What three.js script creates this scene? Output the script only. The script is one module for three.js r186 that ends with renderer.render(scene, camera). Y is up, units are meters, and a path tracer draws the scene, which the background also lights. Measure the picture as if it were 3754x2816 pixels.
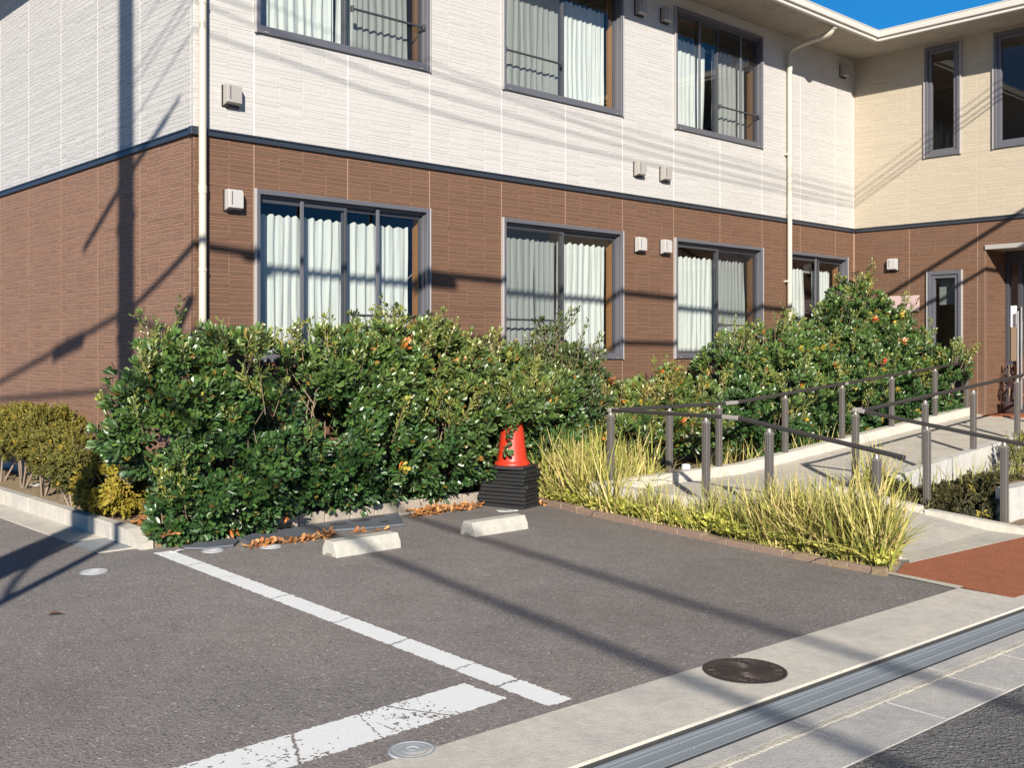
import * as THREE from 'three';
import { mergeGeometries, mergeVertices, toCreasedNormals } from 'three/addons/utils/BufferGeometryUtils.js';
import { RoundedBoxGeometry } from 'three/addons/geometries/RoundedBoxGeometry.js';
import { ImprovedNoise } from 'three/addons/math/ImprovedNoise.js';

// ---------------------------------------------------------------- camera, sky, sun, exposure
const scene = new THREE.Scene();
const camera = new THREE.PerspectiveCamera(40.33, 1024 / 769, 0.05, 1500);
camera.position.set(-4.3226, 1.6, 8.8026);
camera.rotation.set(0, -0.7515, 0);
camera.setViewOffset(1024, 769, 0, 34.7, 1024, 769);          // the photograph is shifted: upright verticals, horizon above the middle
camera.updateProjectionMatrix();

const SUN = new THREE.Vector3(-0.886, 0.57, 1).normalize();
const sun = new THREE.DirectionalLight(new THREE.Color(1, 0.93, 0.82), 5.0);
sun.position.copy(SUN).multiplyScalar(60);
sun.castShadow = true;
Object.assign(sun.shadow.camera, { left: -25, right: 25, top: 25, bottom: -25, near: 1, far: 140 });
sun.shadow.mapSize.set(4096, 4096);
scene.add(sun); scene.add(sun.target);

{ // clear winter sky: deep blue, paler only close to the horizon and round the sun
  const W = 1024, H = 512, a = new Float32Array(W * H * 4);
  const zen = [0.012, 0.06, 0.22], mid = [0.055, 0.86, 2.25], hor = [0.45, 0.76, 1.22];
  for (let j = 0; j < H; j++) for (let i = 0; i < W; i++) {
    const el = ((j + .5) / H - .5) * Math.PI, az = ((i + .5) / W - .5) * 2 * Math.PI;
    const d = [Math.cos(az) * Math.cos(el), Math.sin(el), Math.sin(az) * Math.cos(el)];
    const s = Math.max(0, Math.sin(el)), k = (j * W + i) * 4;
    const fh = Math.exp(-s * 11), fz = Math.min(1, Math.pow(Math.max(0, s - .12), .9) * 1.5);
    const c = Math.max(0, d[0] * SUN.x + d[1] * SUN.y + d[2] * SUN.z), g = Math.pow(c, 24) * 0.40 + Math.pow(c, 5) * 0.05;
    for (let m = 0; m < 3; m++) {
      let v = mid[m] + (zen[m] - mid[m]) * fz; v += (hor[m] - v) * fh;
      a[k + m] = el < 0 ? [0.3, 0.29, 0.28][m] : v + g * [1, .95, .85][m];
    }
    a[k + 3] = 1;
  }
  const sky = new THREE.DataTexture(a, W, H, THREE.RGBAFormat, THREE.FloatType);
  sky.mapping = THREE.EquirectangularReflectionMapping; sky.magFilter = sky.minFilter = THREE.LinearFilter; sky.needsUpdate = true;
  scene.background = sky; scene.environment = sky; scene.environmentIntensity = 0.26;
}

const renderer = new THREE.WebGLRenderer({ antialias: true });
renderer.setSize(1024, 769);
renderer.toneMapping = THREE.LinearToneMapping;
renderer.toneMappingExposure = 1.65;
renderer.shadowMap.enabled = true;

// ---------------------------------------------------------------- helpers
function rng(seed) { let s = seed >>> 0; return () => { s = (s + 0x6D2B79F5) >>> 0; let t = Math.imul(s ^ (s >>> 15), 1 | s); t = (t + Math.imul(t ^ (t >>> 7), 61 | t)) ^ t; return ((t ^ (t >>> 14)) >>> 0) / 4294967296; }; }
const PN = new ImprovedNoise();
const V = (x, y, z) => new THREE.Vector3(x, y, z);
const lerp = (a, b, t) => a + (b - a) * t, clamp = (x, a, b) => Math.max(a, Math.min(b, x));
const taken = {};
const numbered = n => { const k = taken[n] = (taken[n] ?? -1) + 1; return k ? `${n}_${String(k).padStart(3, '0')}` : n; };
function tag(o, label, category, group) { o.userData.label = label; o.userData.category = category; if (group) o.userData.group = group; return o; }
function thing(name, label, category, group, pos = [0, 0, 0], turn = 0) {
  const o = new THREE.Group(); o.name = numbered(name); o.position.set(...pos); o.rotation.y = turn; scene.add(o); return tag(o, label, category, group);
}
function part(name, geo, mat, parent, kind) {                         // one mesh, a part of its parent
  const m = new THREE.Mesh(Array.isArray(geo) ? join(geo) : geo, mat); m.name = name; m.castShadow = m.receiveShadow = true;
  if (kind) m.userData.kind = kind;
  parent.add(m); return m;
}
function struct(name, geo, mat) { const m = part(numbered(name), geo, mat, scene, 'structure'); return m; }
function solo(name, geo, mat, label, category, group) { return tag(part(numbered(name), geo, mat, scene), label, category, group); }
function instances(name, geo, mat, list, parent, kind) {             // list of [Matrix4, Color]
  const m = new THREE.InstancedMesh(geo, mat, list.length); m.name = name; m.castShadow = m.receiveShadow = true;
  list.forEach(([t, c], i) => { m.setMatrixAt(i, t); if (c) m.setColorAt(i, c); });
  if (kind) m.userData.kind = kind; parent.add(m); return m;
}
function clean(g) { const r = g.index ? g.toNonIndexed() : g; for (const k of Object.keys(r.attributes)) if (!['position', 'normal', 'uv'].includes(k)) r.deleteAttribute(k); return r; }
const join = list => mergeGeometries(list.map(clean));
function metric(g) {                                                  // uv in metres from the dominant axis of each face
  g = g.index ? g.toNonIndexed() : g; g.computeVertexNormals();
  const p = g.attributes.position, n = g.attributes.normal, uv = new Float32Array(p.count * 2);
  for (let i = 0; i < p.count; i++) {
    const ax = Math.abs(n.getX(i)), ay = Math.abs(n.getY(i)), az = Math.abs(n.getZ(i)), x = p.getX(i), y = p.getY(i), z = p.getZ(i);
    [uv[2 * i], uv[2 * i + 1]] = ay > ax && ay > az ? [x, z] : ax > az ? [z, y] : [x, y];
  }
  g.setAttribute('uv', new THREE.BufferAttribute(uv, 2)); return g;
}
function bx(x0, x1, y0, y1, z0, z1) { const g = new THREE.BoxGeometry(Math.abs(x1 - x0), Math.abs(y1 - y0), Math.abs(z1 - z0)); g.translate((x0 + x1) / 2, (y0 + y1) / 2, (z0 + z1) / 2); return metric(g); }
function rb(x0, x1, y0, y1, z0, z1, r = .005, seg = 2) { const g = new RoundedBoxGeometry(Math.abs(x1 - x0), Math.abs(y1 - y0), Math.abs(z1 - z0), seg, r); g.translate((x0 + x1) / 2, (y0 + y1) / 2, (z0 + z1) / 2); return clean(g); }
function cyl(a, b, r0, r1 = r0, n = 10) {
  const d = b.clone().sub(a), g = new THREE.CylinderGeometry(r1, r0, d.length(), n); g.applyQuaternion(new THREE.Quaternion().setFromUnitVectors(V(0, 1, 0), d.clone().normalize()));
  g.translate((a.x + b.x) / 2, (a.y + b.y) / 2, (a.z + b.z) / 2); return clean(g);
}
function tube(pts, r, seg = 24, n = 8) { return clean(new THREE.TubeGeometry(new THREE.CatmullRomCurve3(pts), seg, r, n)); }
function slab(pts, y0, y1) {                                          // polygon [x,z] raised from y0 to y1
  const s = new THREE.Shape(pts.map(([x, z]) => new THREE.Vector2(x, -z))), g = new THREE.ExtrudeGeometry(s, { depth: y1 - y0, bevelEnabled: false });
  g.rotateX(-Math.PI / 2); g.translate(0, y0, 0); return metric(g);
}
function sheet(pts, y, step = 0) { const s = new THREE.Shape(pts.map(([x, z]) => new THREE.Vector2(x, -z))), g = new THREE.ShapeGeometry(s); g.rotateX(-Math.PI / 2); g.translate(0, y, 0); return metric(g); }
function grid(x0, x1, z0, z1, nx, nz, f) {                            // ground sheet with heights f(x, z)
  const g = new THREE.PlaneGeometry(x1 - x0, z1 - z0, nx, nz); g.rotateX(-Math.PI / 2); g.translate((x0 + x1) / 2, 0, (z0 + z1) / 2);
  const p = g.attributes.position; for (let i = 0; i < p.count; i++) p.setY(i, f(p.getX(i), p.getZ(i)));
  const q = metric(g); return q;
}
function hex4(x0, x1, z0, z1, ya, yb, yc, yd, bottom) {               // block whose top corners have heights ya(x0,z0) yb(x1,z0) yc(x1,z1) yd(x0,z1)
  const g = new THREE.BoxGeometry(x1 - x0, 1, z1 - z0); g.translate((x0 + x1) / 2, 0, (z0 + z1) / 2); const p = g.attributes.position;
  for (let i = 0; i < p.count; i++) { const fx = (p.getX(i) - x0) / (x1 - x0), fz = (p.getZ(i) - z0) / (z1 - z0); p.setY(i, p.getY(i) < 0 ? bottom : lerp(lerp(ya, yb, fx), lerp(yd, yc, fx), fz)); }
  return metric(g);
}

// ---------------------------------------------------------------- textures
const enc = v => Math.round(255 * clamp(v <= .0031308 ? 12.92 * v : 1.055 * Math.pow(v, 1 / 2.4) - .055, 0, 1));
function tex(w, h, f, srgb, sx = 1, sy = 1) {
  const a = new Uint8Array(w * h * 4);
  for (let j = 0; j < h; j++) for (let i = 0; i < w; i++) { const c = f(i, j), k = (j * w + i) * 4; for (let m = 0; m < 3; m++) { const v = typeof c === 'number' ? c : c[m]; a[k + m] = srgb ? enc(v) : Math.round(255 * clamp(v, 0, 1)); } a[k + 3] = 255; }
  const t = new THREE.DataTexture(a, w, h); t.wrapS = t.wrapT = THREE.RepeatWrapping; t.magFilter = t.minFilter = THREE.LinearFilter; t.repeat.set(sx, sy);
  if (srgb) t.colorSpace = THREE.SRGBColorSpace; t.needsUpdate = true; return t;
}
// smooth tiling value noise
function noiseField(n, cells, seed) {
  const r = rng(seed), L = Float32Array.from({ length: cells * cells }, r), out = new Float32Array(n * n);
  for (let j = 0; j < n; j++) for (let i = 0; i < n; i++) {
    const x = i / n * cells, y = j / n * cells, xi = Math.floor(x), yi = Math.floor(y); let u = x - xi, v = y - yi; u = u * u * (3 - 2 * u); v = v * v * (3 - 2 * v);
    const q = (a, b) => L[((b + cells) % cells) * cells + (a + cells) % cells];
    out[j * n + i] = lerp(lerp(q(xi, yi), q(xi + 1, yi), u), lerp(q(xi, yi + 1), q(xi + 1, yi + 1), u), v);
  }
  return out;
}
// siding: stacked thin strips in columns, 2.093 m square (two panels)
const MOD = 1.0465, SIDE = 2 * MOD;
const siding = (() => {
  const N = 2048, h = new Float32Array(N * N), tone = new Float32Array(N * N), groove = new Uint8Array(N * N), r = rng(77), streak = noiseField(512, 128, 5);
  const base = []; { let y = 0; while (y < N - 24) { base.push(Math.round(y)); y += [26, 34, 40, 44, 50, 54][Math.floor(r() * 6)]; } }
  for (let c = 0; c < 8; c++) {
    const x0 = c * 256, x1 = x0 + 256, rows = base.map((b, i) => i && r() < .6 ? b + Math.round((r() - .5) * 20) : b);
    for (let i = 0; i < rows.length; i++) {
      const y0 = rows[i], y1 = i + 1 < rows.length ? rows[i + 1] : N, lv = .45 + .5 * r(), tn = .90 + .18 * r(), tilt = (r() - .4) * .25, end = r() < .55;
      for (let y = y0; y < y1; y++) for (let x = x0; x < x1; x++) {
        const k = y * N + x, e = Math.min(y - y0, y1 - 1 - y), s = streak[(y % 512) * 512 + ((x >> 3) % 512)] - .5;
        const inJoint = e < 3.5 || (end && x - x0 < 7);
        h[k] = inJoint ? (e < 4 ? .30 : .34) : clamp(lv + tilt * (y - y0) / (y1 - y0) + s * .16 - (e < 7 ? .06 : 0) - (y1 - 1 - y < 7 && y1 - 1 - y >= 4 ? .25 : 0), 0, 1);
        tone[k] = tn * (1 + s * .34); groove[k] = inJoint ? (end && x - x0 < 7 ? 2 : 1) : 0;
      }
    }
  }
  const S = 1 / SIDE, half = 1024;
  const bump = tex(N, N, (i, j) => h[j * N + i], false, S, S);
  const brown = tex(half, half, (i, j) => { const k = 2 * j * N + 2 * i, g = groove[k]; return g ? (g > 1 ? [1, .88, .78] : [.98, .80, .68]) : [.57 * tone[k], .51 * tone[k], .475 * tone[k]]; }, true, S, S);
  const white = tex(half, half, (i, j) => { const k = 2 * j * N + 2 * i, g = groove[k]; const t = .86 + (tone[k] - .97) * .28; return g ? (g > 1 ? 1 : .92) : [t, t * .993, t * .985]; }, true, S, S);
  return { bump, brown, white };
})();
// speckle: asphalt aggregate, 3 m square
const asph = (() => {
  const N = 2048, r = rng(31), v = new Float32Array(N * N).fill(.5), n1 = noiseField(N, 700, 3), n2 = noiseField(N, 256, 4), n3 = noiseField(N, 24, 8);
  const hh = new Float32Array(N * N);
  for (let k = 0; k < N * N; k++) { v[k] = .42 + (n1[k] - .5) * .24 + (n2[k] - .5) * .13 + (n3[k] - .5) * .07; hh[k] = .5 + (n1[k] - .5) * .6 + (n2[k] - .5) * .5; }
  const warm = new Float32Array(N * N);
  for (let s = 0; s < 20000; s++) {
    const x = Math.floor(r() * N), y = Math.floor(r() * N), rad = 1.6 + r() * r() * 4.4, dark = r() < .42, b = dark ? -.26 * r() : .10 + .60 * r() * r(), ax = .7 + r() * .6, w = (r() - .5) * .3;
    for (let j = -6; j <= 6; j++) for (let i = -6; i <= 6; i++) if ((i * ax) ** 2 + (j / ax) ** 2 < rad * rad) { const k = ((y + j + N) % N) * N + (x + i + N) % N; v[k] = .42 + b; hh[k] = dark ? .1 : .95; warm[k] = w; }
  }
  return { map: tex(N, N, (i, j) => { const k = j * N + i, t = v[k]; return [t * (1 + warm[k] * .5), t, t * (1 - warm[k])]; }, true, 1 / 3, 1 / 3), bump: tex(N, N, (i, j) => hh[j * N + i], false, 1 / 3, 1 / 3) };
})();
const conc = (() => {
  const N = 1024, a = noiseField(N, 9, 11), b = noiseField(N, 40, 12), c = noiseField(N, 200, 13), d = noiseField(N, 512, 14);
  const f = k => .86 + (a[k] - .5) * .16 + (b[k] - .5) * .14 + (c[k] - .5) * .10 + (d[k] - .5) * .16 - (c[k] > .9 ? .12 : 0);
  return { map: tex(N, N, (i, j) => { const t = f(j * N + i), w = (a[(j * N + i)] - .5) * .05; return [t * (1 + w), t, t * (1 - w)]; }, true, 1 / 1.7, 1 / 1.7), bump: tex(N, N, (i, j) => .5 + (d[j * N + i] - .5) * .7 + (c[j * N + i] - .5) * .4, false, 1 / 1.7, 1 / 1.7) };
})();
const rep = (t, s) => { const c = t.clone(); c.repeat.set(s, s); c.needsUpdate = true; return c; };

// ---------------------------------------------------------------- materials
const RGB = (r, g, b) => new THREE.Color().setRGB(r, g, b);
const std = (r, g, b, rough = .7, o = {}) => new THREE.MeshStandardMaterial({ color: RGB(r, g, b), roughness: rough, ...o });
const phy = (r, g, b, rough = .5, o = {}) => new THREE.MeshPhysicalMaterial({ color: RGB(r, g, b), roughness: rough, ...o });
const M = {
  brown: std(.222, .136, .090, .72, { map: siding.brown, bumpMap: siding.bump, bumpScale: .009 }),
  brownPlain: std(.165, .100, .068, .75),
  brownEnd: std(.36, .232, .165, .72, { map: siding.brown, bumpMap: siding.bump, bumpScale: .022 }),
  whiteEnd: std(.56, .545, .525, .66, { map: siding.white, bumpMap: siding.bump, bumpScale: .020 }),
  brownJoint: std(.33, .215, .15, .85),
  white: std(.545, .53, .51, .66, { map: siding.white, bumpMap: siding.bump, bumpScale: .008 }),
  whiteJoint: std(.66, .645, .62, .8),
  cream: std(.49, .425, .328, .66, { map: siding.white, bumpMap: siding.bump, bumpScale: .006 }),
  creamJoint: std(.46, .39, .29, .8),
  band: phy(.028, .034, .045, .38),
  soffit: std(.42, .375, .315, .85, { map: conc.map }),
  fascia: phy(.56, .53, .47, .42),
  roofing: std(.10, .10, .11, .6),
  pipe: phy(.52, .475, .385, .42),
  steelClip: phy(.55, .55, .55, .35, { metalness: .6 }),
  frame: phy(.105, .105, .122, .4),
  frameEdge: phy(.36, .34, .33, .45),
  sash: phy(.05, .051, .06, .4),
  dark: std(.012, .012, .014, .6),
  gasket: std(.02, .02, .022, .6),
  wood: std(.24, .115, .042, .55),
  glass: phy(.93, .96, .95, .015, { transmission: 1, thickness: 0, ior: 1.52 }),
  screen: new THREE.MeshStandardMaterial({ color: RGB(.02, .02, .022), roughness: .9, transparent: true, opacity: .32 }),
  curtain: phy(.44, .455, .44, .95, { side: THREE.DoubleSide }),
  interior: std(.42, .38, .33, .9),
  floorIn: std(.25, .16, .09, .7),
  vent: phy(.34, .32, .295, .42),
  ventPale: phy(.44, .42, .405, .4),
  concrete: std(.62, .575, .50, .88, { map: conc.map, bumpMap: conc.bump, bumpScale: .002 }),
  concreteGrey: std(.50, .475, .44, .9, { map: conc.map, bumpMap: conc.bump, bumpScale: .002 }),
  concretePale: std(.54, .505, .44, .85, { map: conc.map, bumpMap: conc.bump, bumpScale: .002 }),
  mortar: std(.56, .52, .43, .9, { map: conc.map, bumpMap: conc.bump, bumpScale: .004 }),
  plaster: std(.56, .545, .51, .85, { map: conc.map }),
  tan: std(.34, .24, .15, .85, { map: conc.map }),
  asphalt: std(.50, .445, .415, .9, { vertexColors: true, map: asph.map, bumpMap: asph.bump, bumpScale: .004 }),
  asphaltRoad: std(.31, .297, .285, .92, { map: rep(asph.map, 1 / 4.4), bumpMap: rep(asph.bump, 1 / 4.4), bumpScale: .010 }),
  redAsphalt: std(.80, .255, .108, .92, { map: rep(asph.map, 1 / 1.6), bumpMap: rep(asph.bump, 1 / 1.6), bumpScale: .004 }),
  earth: std(.20, .18, .16, .95, { map: conc.map }),
  soil: std(1, .74, .45, .95, { map: rep(asph.map, 1 / 1.1), bumpMap: rep(asph.bump, 1 / 1.1), bumpScale: .02 }),
  galv: phy(.25, .28, .31, .42, { metalness: .3 }),
  galvDark: phy(.055, .06, .065, .55, { metalness: .3 }),
  iron: phy(.058, .044, .037, .6, { metalness: .35 }),
  ironRidge: phy(.075, .057, .05, .5, { metalness: .45 }),
  discWhite: std(.66, .65, .66, .6, { map: conc.map }),
  discGrey: std(.40, .42, .44, .55, { map: conc.map }),
  rail: phy(.036, .032, .031, .45),
  railPost: phy(.13, .118, .108, .42, { metalness: .25 }),
  railCap: phy(.20, .18, .165, .42, { metalness: .25 }),
  cone: phy(.52, .035, .014, .42),
  rubber: std(.018, .018, .019, .6),
  rubberGrey: std(.135, .15, .175, .6, { map: conc.map }),
  brick: std(.34, .235, .175, .88, { map: rep(conc.map, 1.4), bumpMap: rep(conc.bump, 1.4), bumpScale: .004 }),
  stoneGrey: std(.40, .34, .28, .9, { map: conc.map, bumpMap: conc.bump, bumpScale: .003 }),
  bark: std(.24, .175, .12, .9),
  barkGrey: std(.24, .185, .14, .9),
  pole: std(.40, .39, .37, .85),
  wire: std(.02, .02, .02, .7),
  pink: phy(.52, .38, .37, .5),
  plasticWhite: phy(.62, .62, .62, .4),
  orange: std(.70, .26, .035, .5),
  bar: phy(.62, .61, .60, .25, { metalness: .8 }),
};
const leafMat = phy(1, 1, 1, .46, { side: THREE.DoubleSide, vertexColors: true, clearcoat: 1, clearcoatRoughness: .40 });
const dullLeaf = std(1, 1, 1, .75, { side: THREE.DoubleSide, vertexColors: true });
const grassMat = phy(1, 1, 1, .7, { side: THREE.DoubleSide, vertexColors: true });
// ================================================================ GROUND
struct('ground', sheet([[-400, -400], [400, -400], [400, 400], [-400, 400]], -0.22), M.earth);
const AL = Math.atan(0.048), CA = Math.cos(AL), SA = Math.sin(AL);
const road = (s, t) => [s * CA - t * SA, 5.615 + s * SA + t * CA];     // along and across the street
const inRoad = m => { m.rotation.y = -AL; m.position.set(0, 0, 5.615); return m; };
{ // one sheet in the street's own axes, with the broad wear tones of old asphalt in its vertices
  const g = new THREE.PlaneGeometry(30, 22, 150, 110); g.rotateX(-Math.PI / 2); g.translate(1, 0, -11.0); const q = metric(g), p = q.attributes.position, c = new Float32Array(p.count * 3);
  for (let i = 0; i < p.count; i++) { const x = p.getX(i), z = p.getZ(i), t = 1 + .15 * PN.noise(x * .55, z * .55, 2) + .10 * PN.noise(x * 1.7, z * 1.7, 5) + .05 * PN.noise(x * 4.4, z * 4.4, 9) - .15 * clamp((x + .3) / 3, 0, 1) + .05 * clamp(-x / 4, 0, 1), w = .035 * PN.noise(x * .8, z * .8, 11); c[3 * i] = t * (1 + w); c[3 * i + 1] = t; c[3 * i + 2] = t * (1 - w); }
  q.setAttribute('color', new THREE.BufferAttribute(c, 3)); inRoad(struct('parking_lot', q, M.asphalt));
}
M.asphaltFar = std(.50, .445, .415, .9, { map: asph.map });
inRoad(struct('parking_lot', [sheet([[-60, -60], [60, -60], [60, -22], [-60, -22]], 0), sheet([[-60, -22], [-14, -22], [-14, 0], [-60, 0]], 0), sheet([[16, -22], [60, -22], [60, 0], [16, 0]], 0)], M.asphaltFar));
// red paving between the apron, the ramp and the grassy bed
struct('red_pavement', sheet([[2.66, 5.735], [2.745, 5.235], [3.13, 5.10], [5.10, 5.28], [5.45, 5.3], [30, 5.3], [30, 7.2], road(2.62, .494)], 0.004), M.redAsphalt);
{ // worn pale rim where the red coat thins out towards the asphalt
  const g = sheet([[2.60, 5.735], [2.70, 5.16], [2.765, 5.20], [2.69, 5.74]], .0075); struct('red_pavement_edge', g, M.mortar);
}
// concrete apron along the lot, with the manhole let into it
inRoad(struct('concrete_apron', bx(-30, 2.62, -.16, .008, 0, .494), M.concrete));
inRoad(struct('concrete_apron', bx(2.626, 30, -.16, .007, .36, .494), M.concrete));
inRoad(struct('drain_channel', [bx(-30, 30, -.2, -.12, .494, .735), bx(-30, 30, -.12, -.006, .4945, .534), bx(-30, 30, -.12, -.006, .706, .7345)], M.galvDark));
// steel grates in the channel, one metre each
{
  let first;
  const GRP = 'steel grates along the street drain';
  for (let k = -2; k < 4; k++) {
    if (!first) {
      first = thing('drain_grate', 'galvanised steel bar grate in the long street drain beside the concrete apron', 'drain grate', GRP);
      part('side_bar', rb(0, .994, -.045, -.003, .5355, .5395, .001, 1), M.galv, first); part('side_bar', rb(0, .994, -.045, -.003, .7005, .7045, .001, 1), M.galv, first);
      part('long_bar', rb(0, .994, -.05, .000, .548, .556, .002, 1), M.galv, first); part('long_bar', rb(0, .994, -.05, -.002, .574, .582, .002, 1), M.galv, first); part('long_bar', rb(0, .994, -.05, -.002, .640, .648, .002, 1), M.galv, first);
      const c = []; for (let i = 0; i < 62; i++) c.push(bx(i * .016 + .004, i * .016 + .0105, -.03, -.0055, .540, .700)); part('cross_bar', c, M.galv, first, 'stuff');
    }
    const o = k === -2 ? first : first.clone(); if (o !== first) { o.name = numbered('drain_grate'); scene.add(o); }
    o.userData.label = `${['nearest', 'second', 'third', 'fourth', 'fifth', 'farthest'][k + 2]} steel bar grate of the street drain, counted from the bottom picture edge`;
    const [x, z] = road(k + .12, 0); o.position.set(x, 0, z); o.rotation.y = -AL;
  }
}
// gutter: kerb strip, mortar joint, slabs
{
  const g = new THREE.Group(); g.name = 'gutter'; g.userData.kind = 'structure'; scene.add(g); g.rotation.y = -AL; g.position.set(0, 0, 5.615);
  const r = rng(4);
  for (let k = -8; k < 14; k++) { const s = .2 + k * .571; part('concrete_slab', metric(rb(s + .003, s + .568, -.15, .001 - .003 * r(), .862, 1.16, .004, 1)), M.concreteGrey, g); }
  for (let k = -4; k < 7; k++) { const s = -.33 + k * 1.142; part('kerb_strip', metric(rb(s + .002, s + 1.14, -.15, .004, .7355, .826, .004, 1)), M.concreteGrey, g); }
  // ragged mortar bead
  const mb = new THREE.PlaneGeometry(16, .05, 640, 6); mb.rotateX(-Math.PI / 2); mb.translate(2, 0, .845); const p = mb.attributes.position;
  for (let i = 0; i < p.count; i++) { const x = p.getX(i), z = p.getZ(i), e = Math.abs(z - .845) / .025; p.setY(i, .0045 - .012 * Math.max(0, e - .7) + .0015 * PN.noise(x * 22, z * 60, 3)); if (z > .855) p.setZ(i, z + .004 * PN.noise(x * 9, 2.2, 5) + .007 * PN.noise(x * 42, 1, 7)); }
  part('mortar_joint', metric(mb), M.mortar, g);
}
inRoad(struct('road', sheet([[-60, 1.162], [60, 1.162], [60, 9], [-60, 9]].map(([a, b]) => [a, b]), -.004), M.asphaltRoad));
// side lane gutter and kerb along the end wall
struct('gutter_apron', [bx(-1.09, -.79, -.15, .006, -30, -.03), bx(-1.09, -.79, -.15, .006, .545, .60)], M.concrete);
{
  const g = thing('sump_grate', 'square steel mesh grate over a drain sump beside the kerb end', 'drain grate', null, [-.94, 0, .255]);
  part('sump', [bx(-.15, .15, -.2, -.14, -.285, .285)], M.galvDark, g);
  part('rim', [bx(-.15, -.135, -.03, .004, -.284, .288), bx(.135, .15, -.03, .004, -.284, .288), bx(-.134, .134, -.03, .0038, -.284, -.27), bx(-.134, .134, -.03, .0038, .274, .288)], M.galv, g);
  const b = [], c = []; for (let i = 0; i < 9; i++) b.push(bx(-.122 + i * .03, -.116 + i * .03, -.028, .003, -.268, .272)); for (let i = 0; i < 30; i++) c.push(bx(-.132, .132, -.02, .0012, -.262 + i * .018, -.257 + i * .018));
  part('long_bar', b, M.galv, g); part('cross_bar', c, M.galv, g, 'stuff');
}
// kerb: separate stones
{
  const k = thing('kerb', 'pale concrete kerb along the planting bed below the end wall', 'kerb');
  for (let i = -8; i < 1; i++) { const z0 = i * 1.2 - .72; part('kerb_stone', metric(rb(-.79, -.68, -.1, .142, z0 + .0008, z0 + 1.1992 > .1 ? .10 : z0 + 1.1992, .016, 2)), M.concretePale, k); }
  part('kerb_stone', [hex4(-.79, -.675, .1008, .42, .142, .142, .138, .130, -.1), hex4(-.79, -.69, .42, .70, .130, .136, .06, .045, -.1)], M.concretePale, k);
}
// planting beds
const bedY = (x, z) => .10 + .03 * PN.noise(x * 2.1, z * 2.3, 1) + .022 * PN.noise(x * 7, z * 7, 2) + .012 * PN.noise(x * 19, z * 19, 3);
struct('planting_bed', grid(-.70, .02, -9, .62, 36, 420, bedY), M.soil);
struct('planting_bed', bx(-.67, .60, -.1, .055, .50, .70), M.soil);
struct('planting_bed', grid(.02, 11.64, -.02, .60, 260, 16, (x, z) => bedY(x, z) - .02), M.soil);
struct('planting_bed', grid(3.42, 11.64, .60, 1.86, 180, 40, (x, z) => bedY(x, z) - .04), M.soil);

// ================================================================ BUILDING
const FLOOR = .62, BAND0 = 3.53, BAND1 = 3.59, SOF = 6.38, XC = 11.65, EAVE = .885;
const home = thing('building', 'two storey care home with white upper and brown lower siding', 'building');
const WALLS = { A: { o: V(0, 0, 0), ry: 0 }, B: { o: V(0, 0, 0), ry: -Math.PI / 2 }, C: { o: V(XC, 0, 0), ry: -Math.PI / 2 }, P: { o: V(XC, 0, 2.152), ry: 0 } };
const onWall = (m, w) => { m.position.copy(WALLS[w].o); m.rotation.y = WALLS[w].ry; return m; };
const wallThing = (name, label, cat, grp, w) => onWall(thing(name, label, cat, grp), w);
const wins = { A: [], B: [], C: [], P: [] };                           // openings [s0, s1, y0, y1]
const WB0 = 1.475, WT0 = 3.105, WB1 = 4.57, WT1 = 6.225;
for (const s of [.606, 3.746, 6.887]) { wins.A.push([s, s + 2.081, WB0, WT0]); wins.A.push([s, s + 2.081, WB1, WT1]); }
wins.A.push([9.70, 11.42, WB0, WT0]);
wins.C.push([1.21, 1.785, 4.60, 6.33], [1.255, 1.805, 1.0, 2.82], [2.27, 3.9, 4.60, 6.33], [2.152, 4.6, .30, 3.12]);
// siding panels between the vertical joints, cut round the openings
function cutRects(rects, holes) {
  for (const [a, b, c, d] of holes) rects = rects.flatMap(([x0, x1, y0, y1]) => {
    if (b <= x0 || a >= x1 || d <= y0 || c >= y1) return [[x0, x1, y0, y1]];
    const r = []; if (y0 < c) r.push([x0, x1, y0, c]); if (y1 > d) r.push([x0, x1, d, y1]);
    const m0 = Math.max(y0, c), m1 = Math.min(y1, d); if (x0 < a) r.push([x0, a, m0, m1]); if (x1 > b) r.push([b, x1, m0, m1]); return r;
  });
  return rects.filter(([x0, x1, y0, y1]) => x1 - x0 > .02 && y1 - y0 > .02);
}
function panelGeo(x0, x1, y0, y1, u0) {
  const g = new RoundedBoxGeometry(x1 - x0, y1 - y0, .018, 1, .002); g.translate((x0 + x1) / 2, (y0 + y1) / 2, -.009); const q = metric(clean(g)), uv = q.attributes.uv;
  for (let i = 0; i < uv.count; i++) uv.setX(i, uv.getX(i) + u0); return q;
}
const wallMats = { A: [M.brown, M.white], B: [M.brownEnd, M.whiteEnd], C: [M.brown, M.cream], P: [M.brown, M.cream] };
const joints = { A: [], B: [], C: [], P: [] };
joints.A = [0.06, ...Array.from({ length: 11 }, (_, k) => .599 + MOD * k), XC - .012];
joints.B = Array.from({ length: 8 }, (_, k) => -1.143 - MOD * k).reverse().concat([-.06]);
joints.C = [.012, .957, 2.035, 3.08, 4.127, 5.173, 6.22, 6.95];
joints.P = [.02, .80];
const topY = { A: SOF, B: SOF, C: SOF, P: 3.1 };
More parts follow.
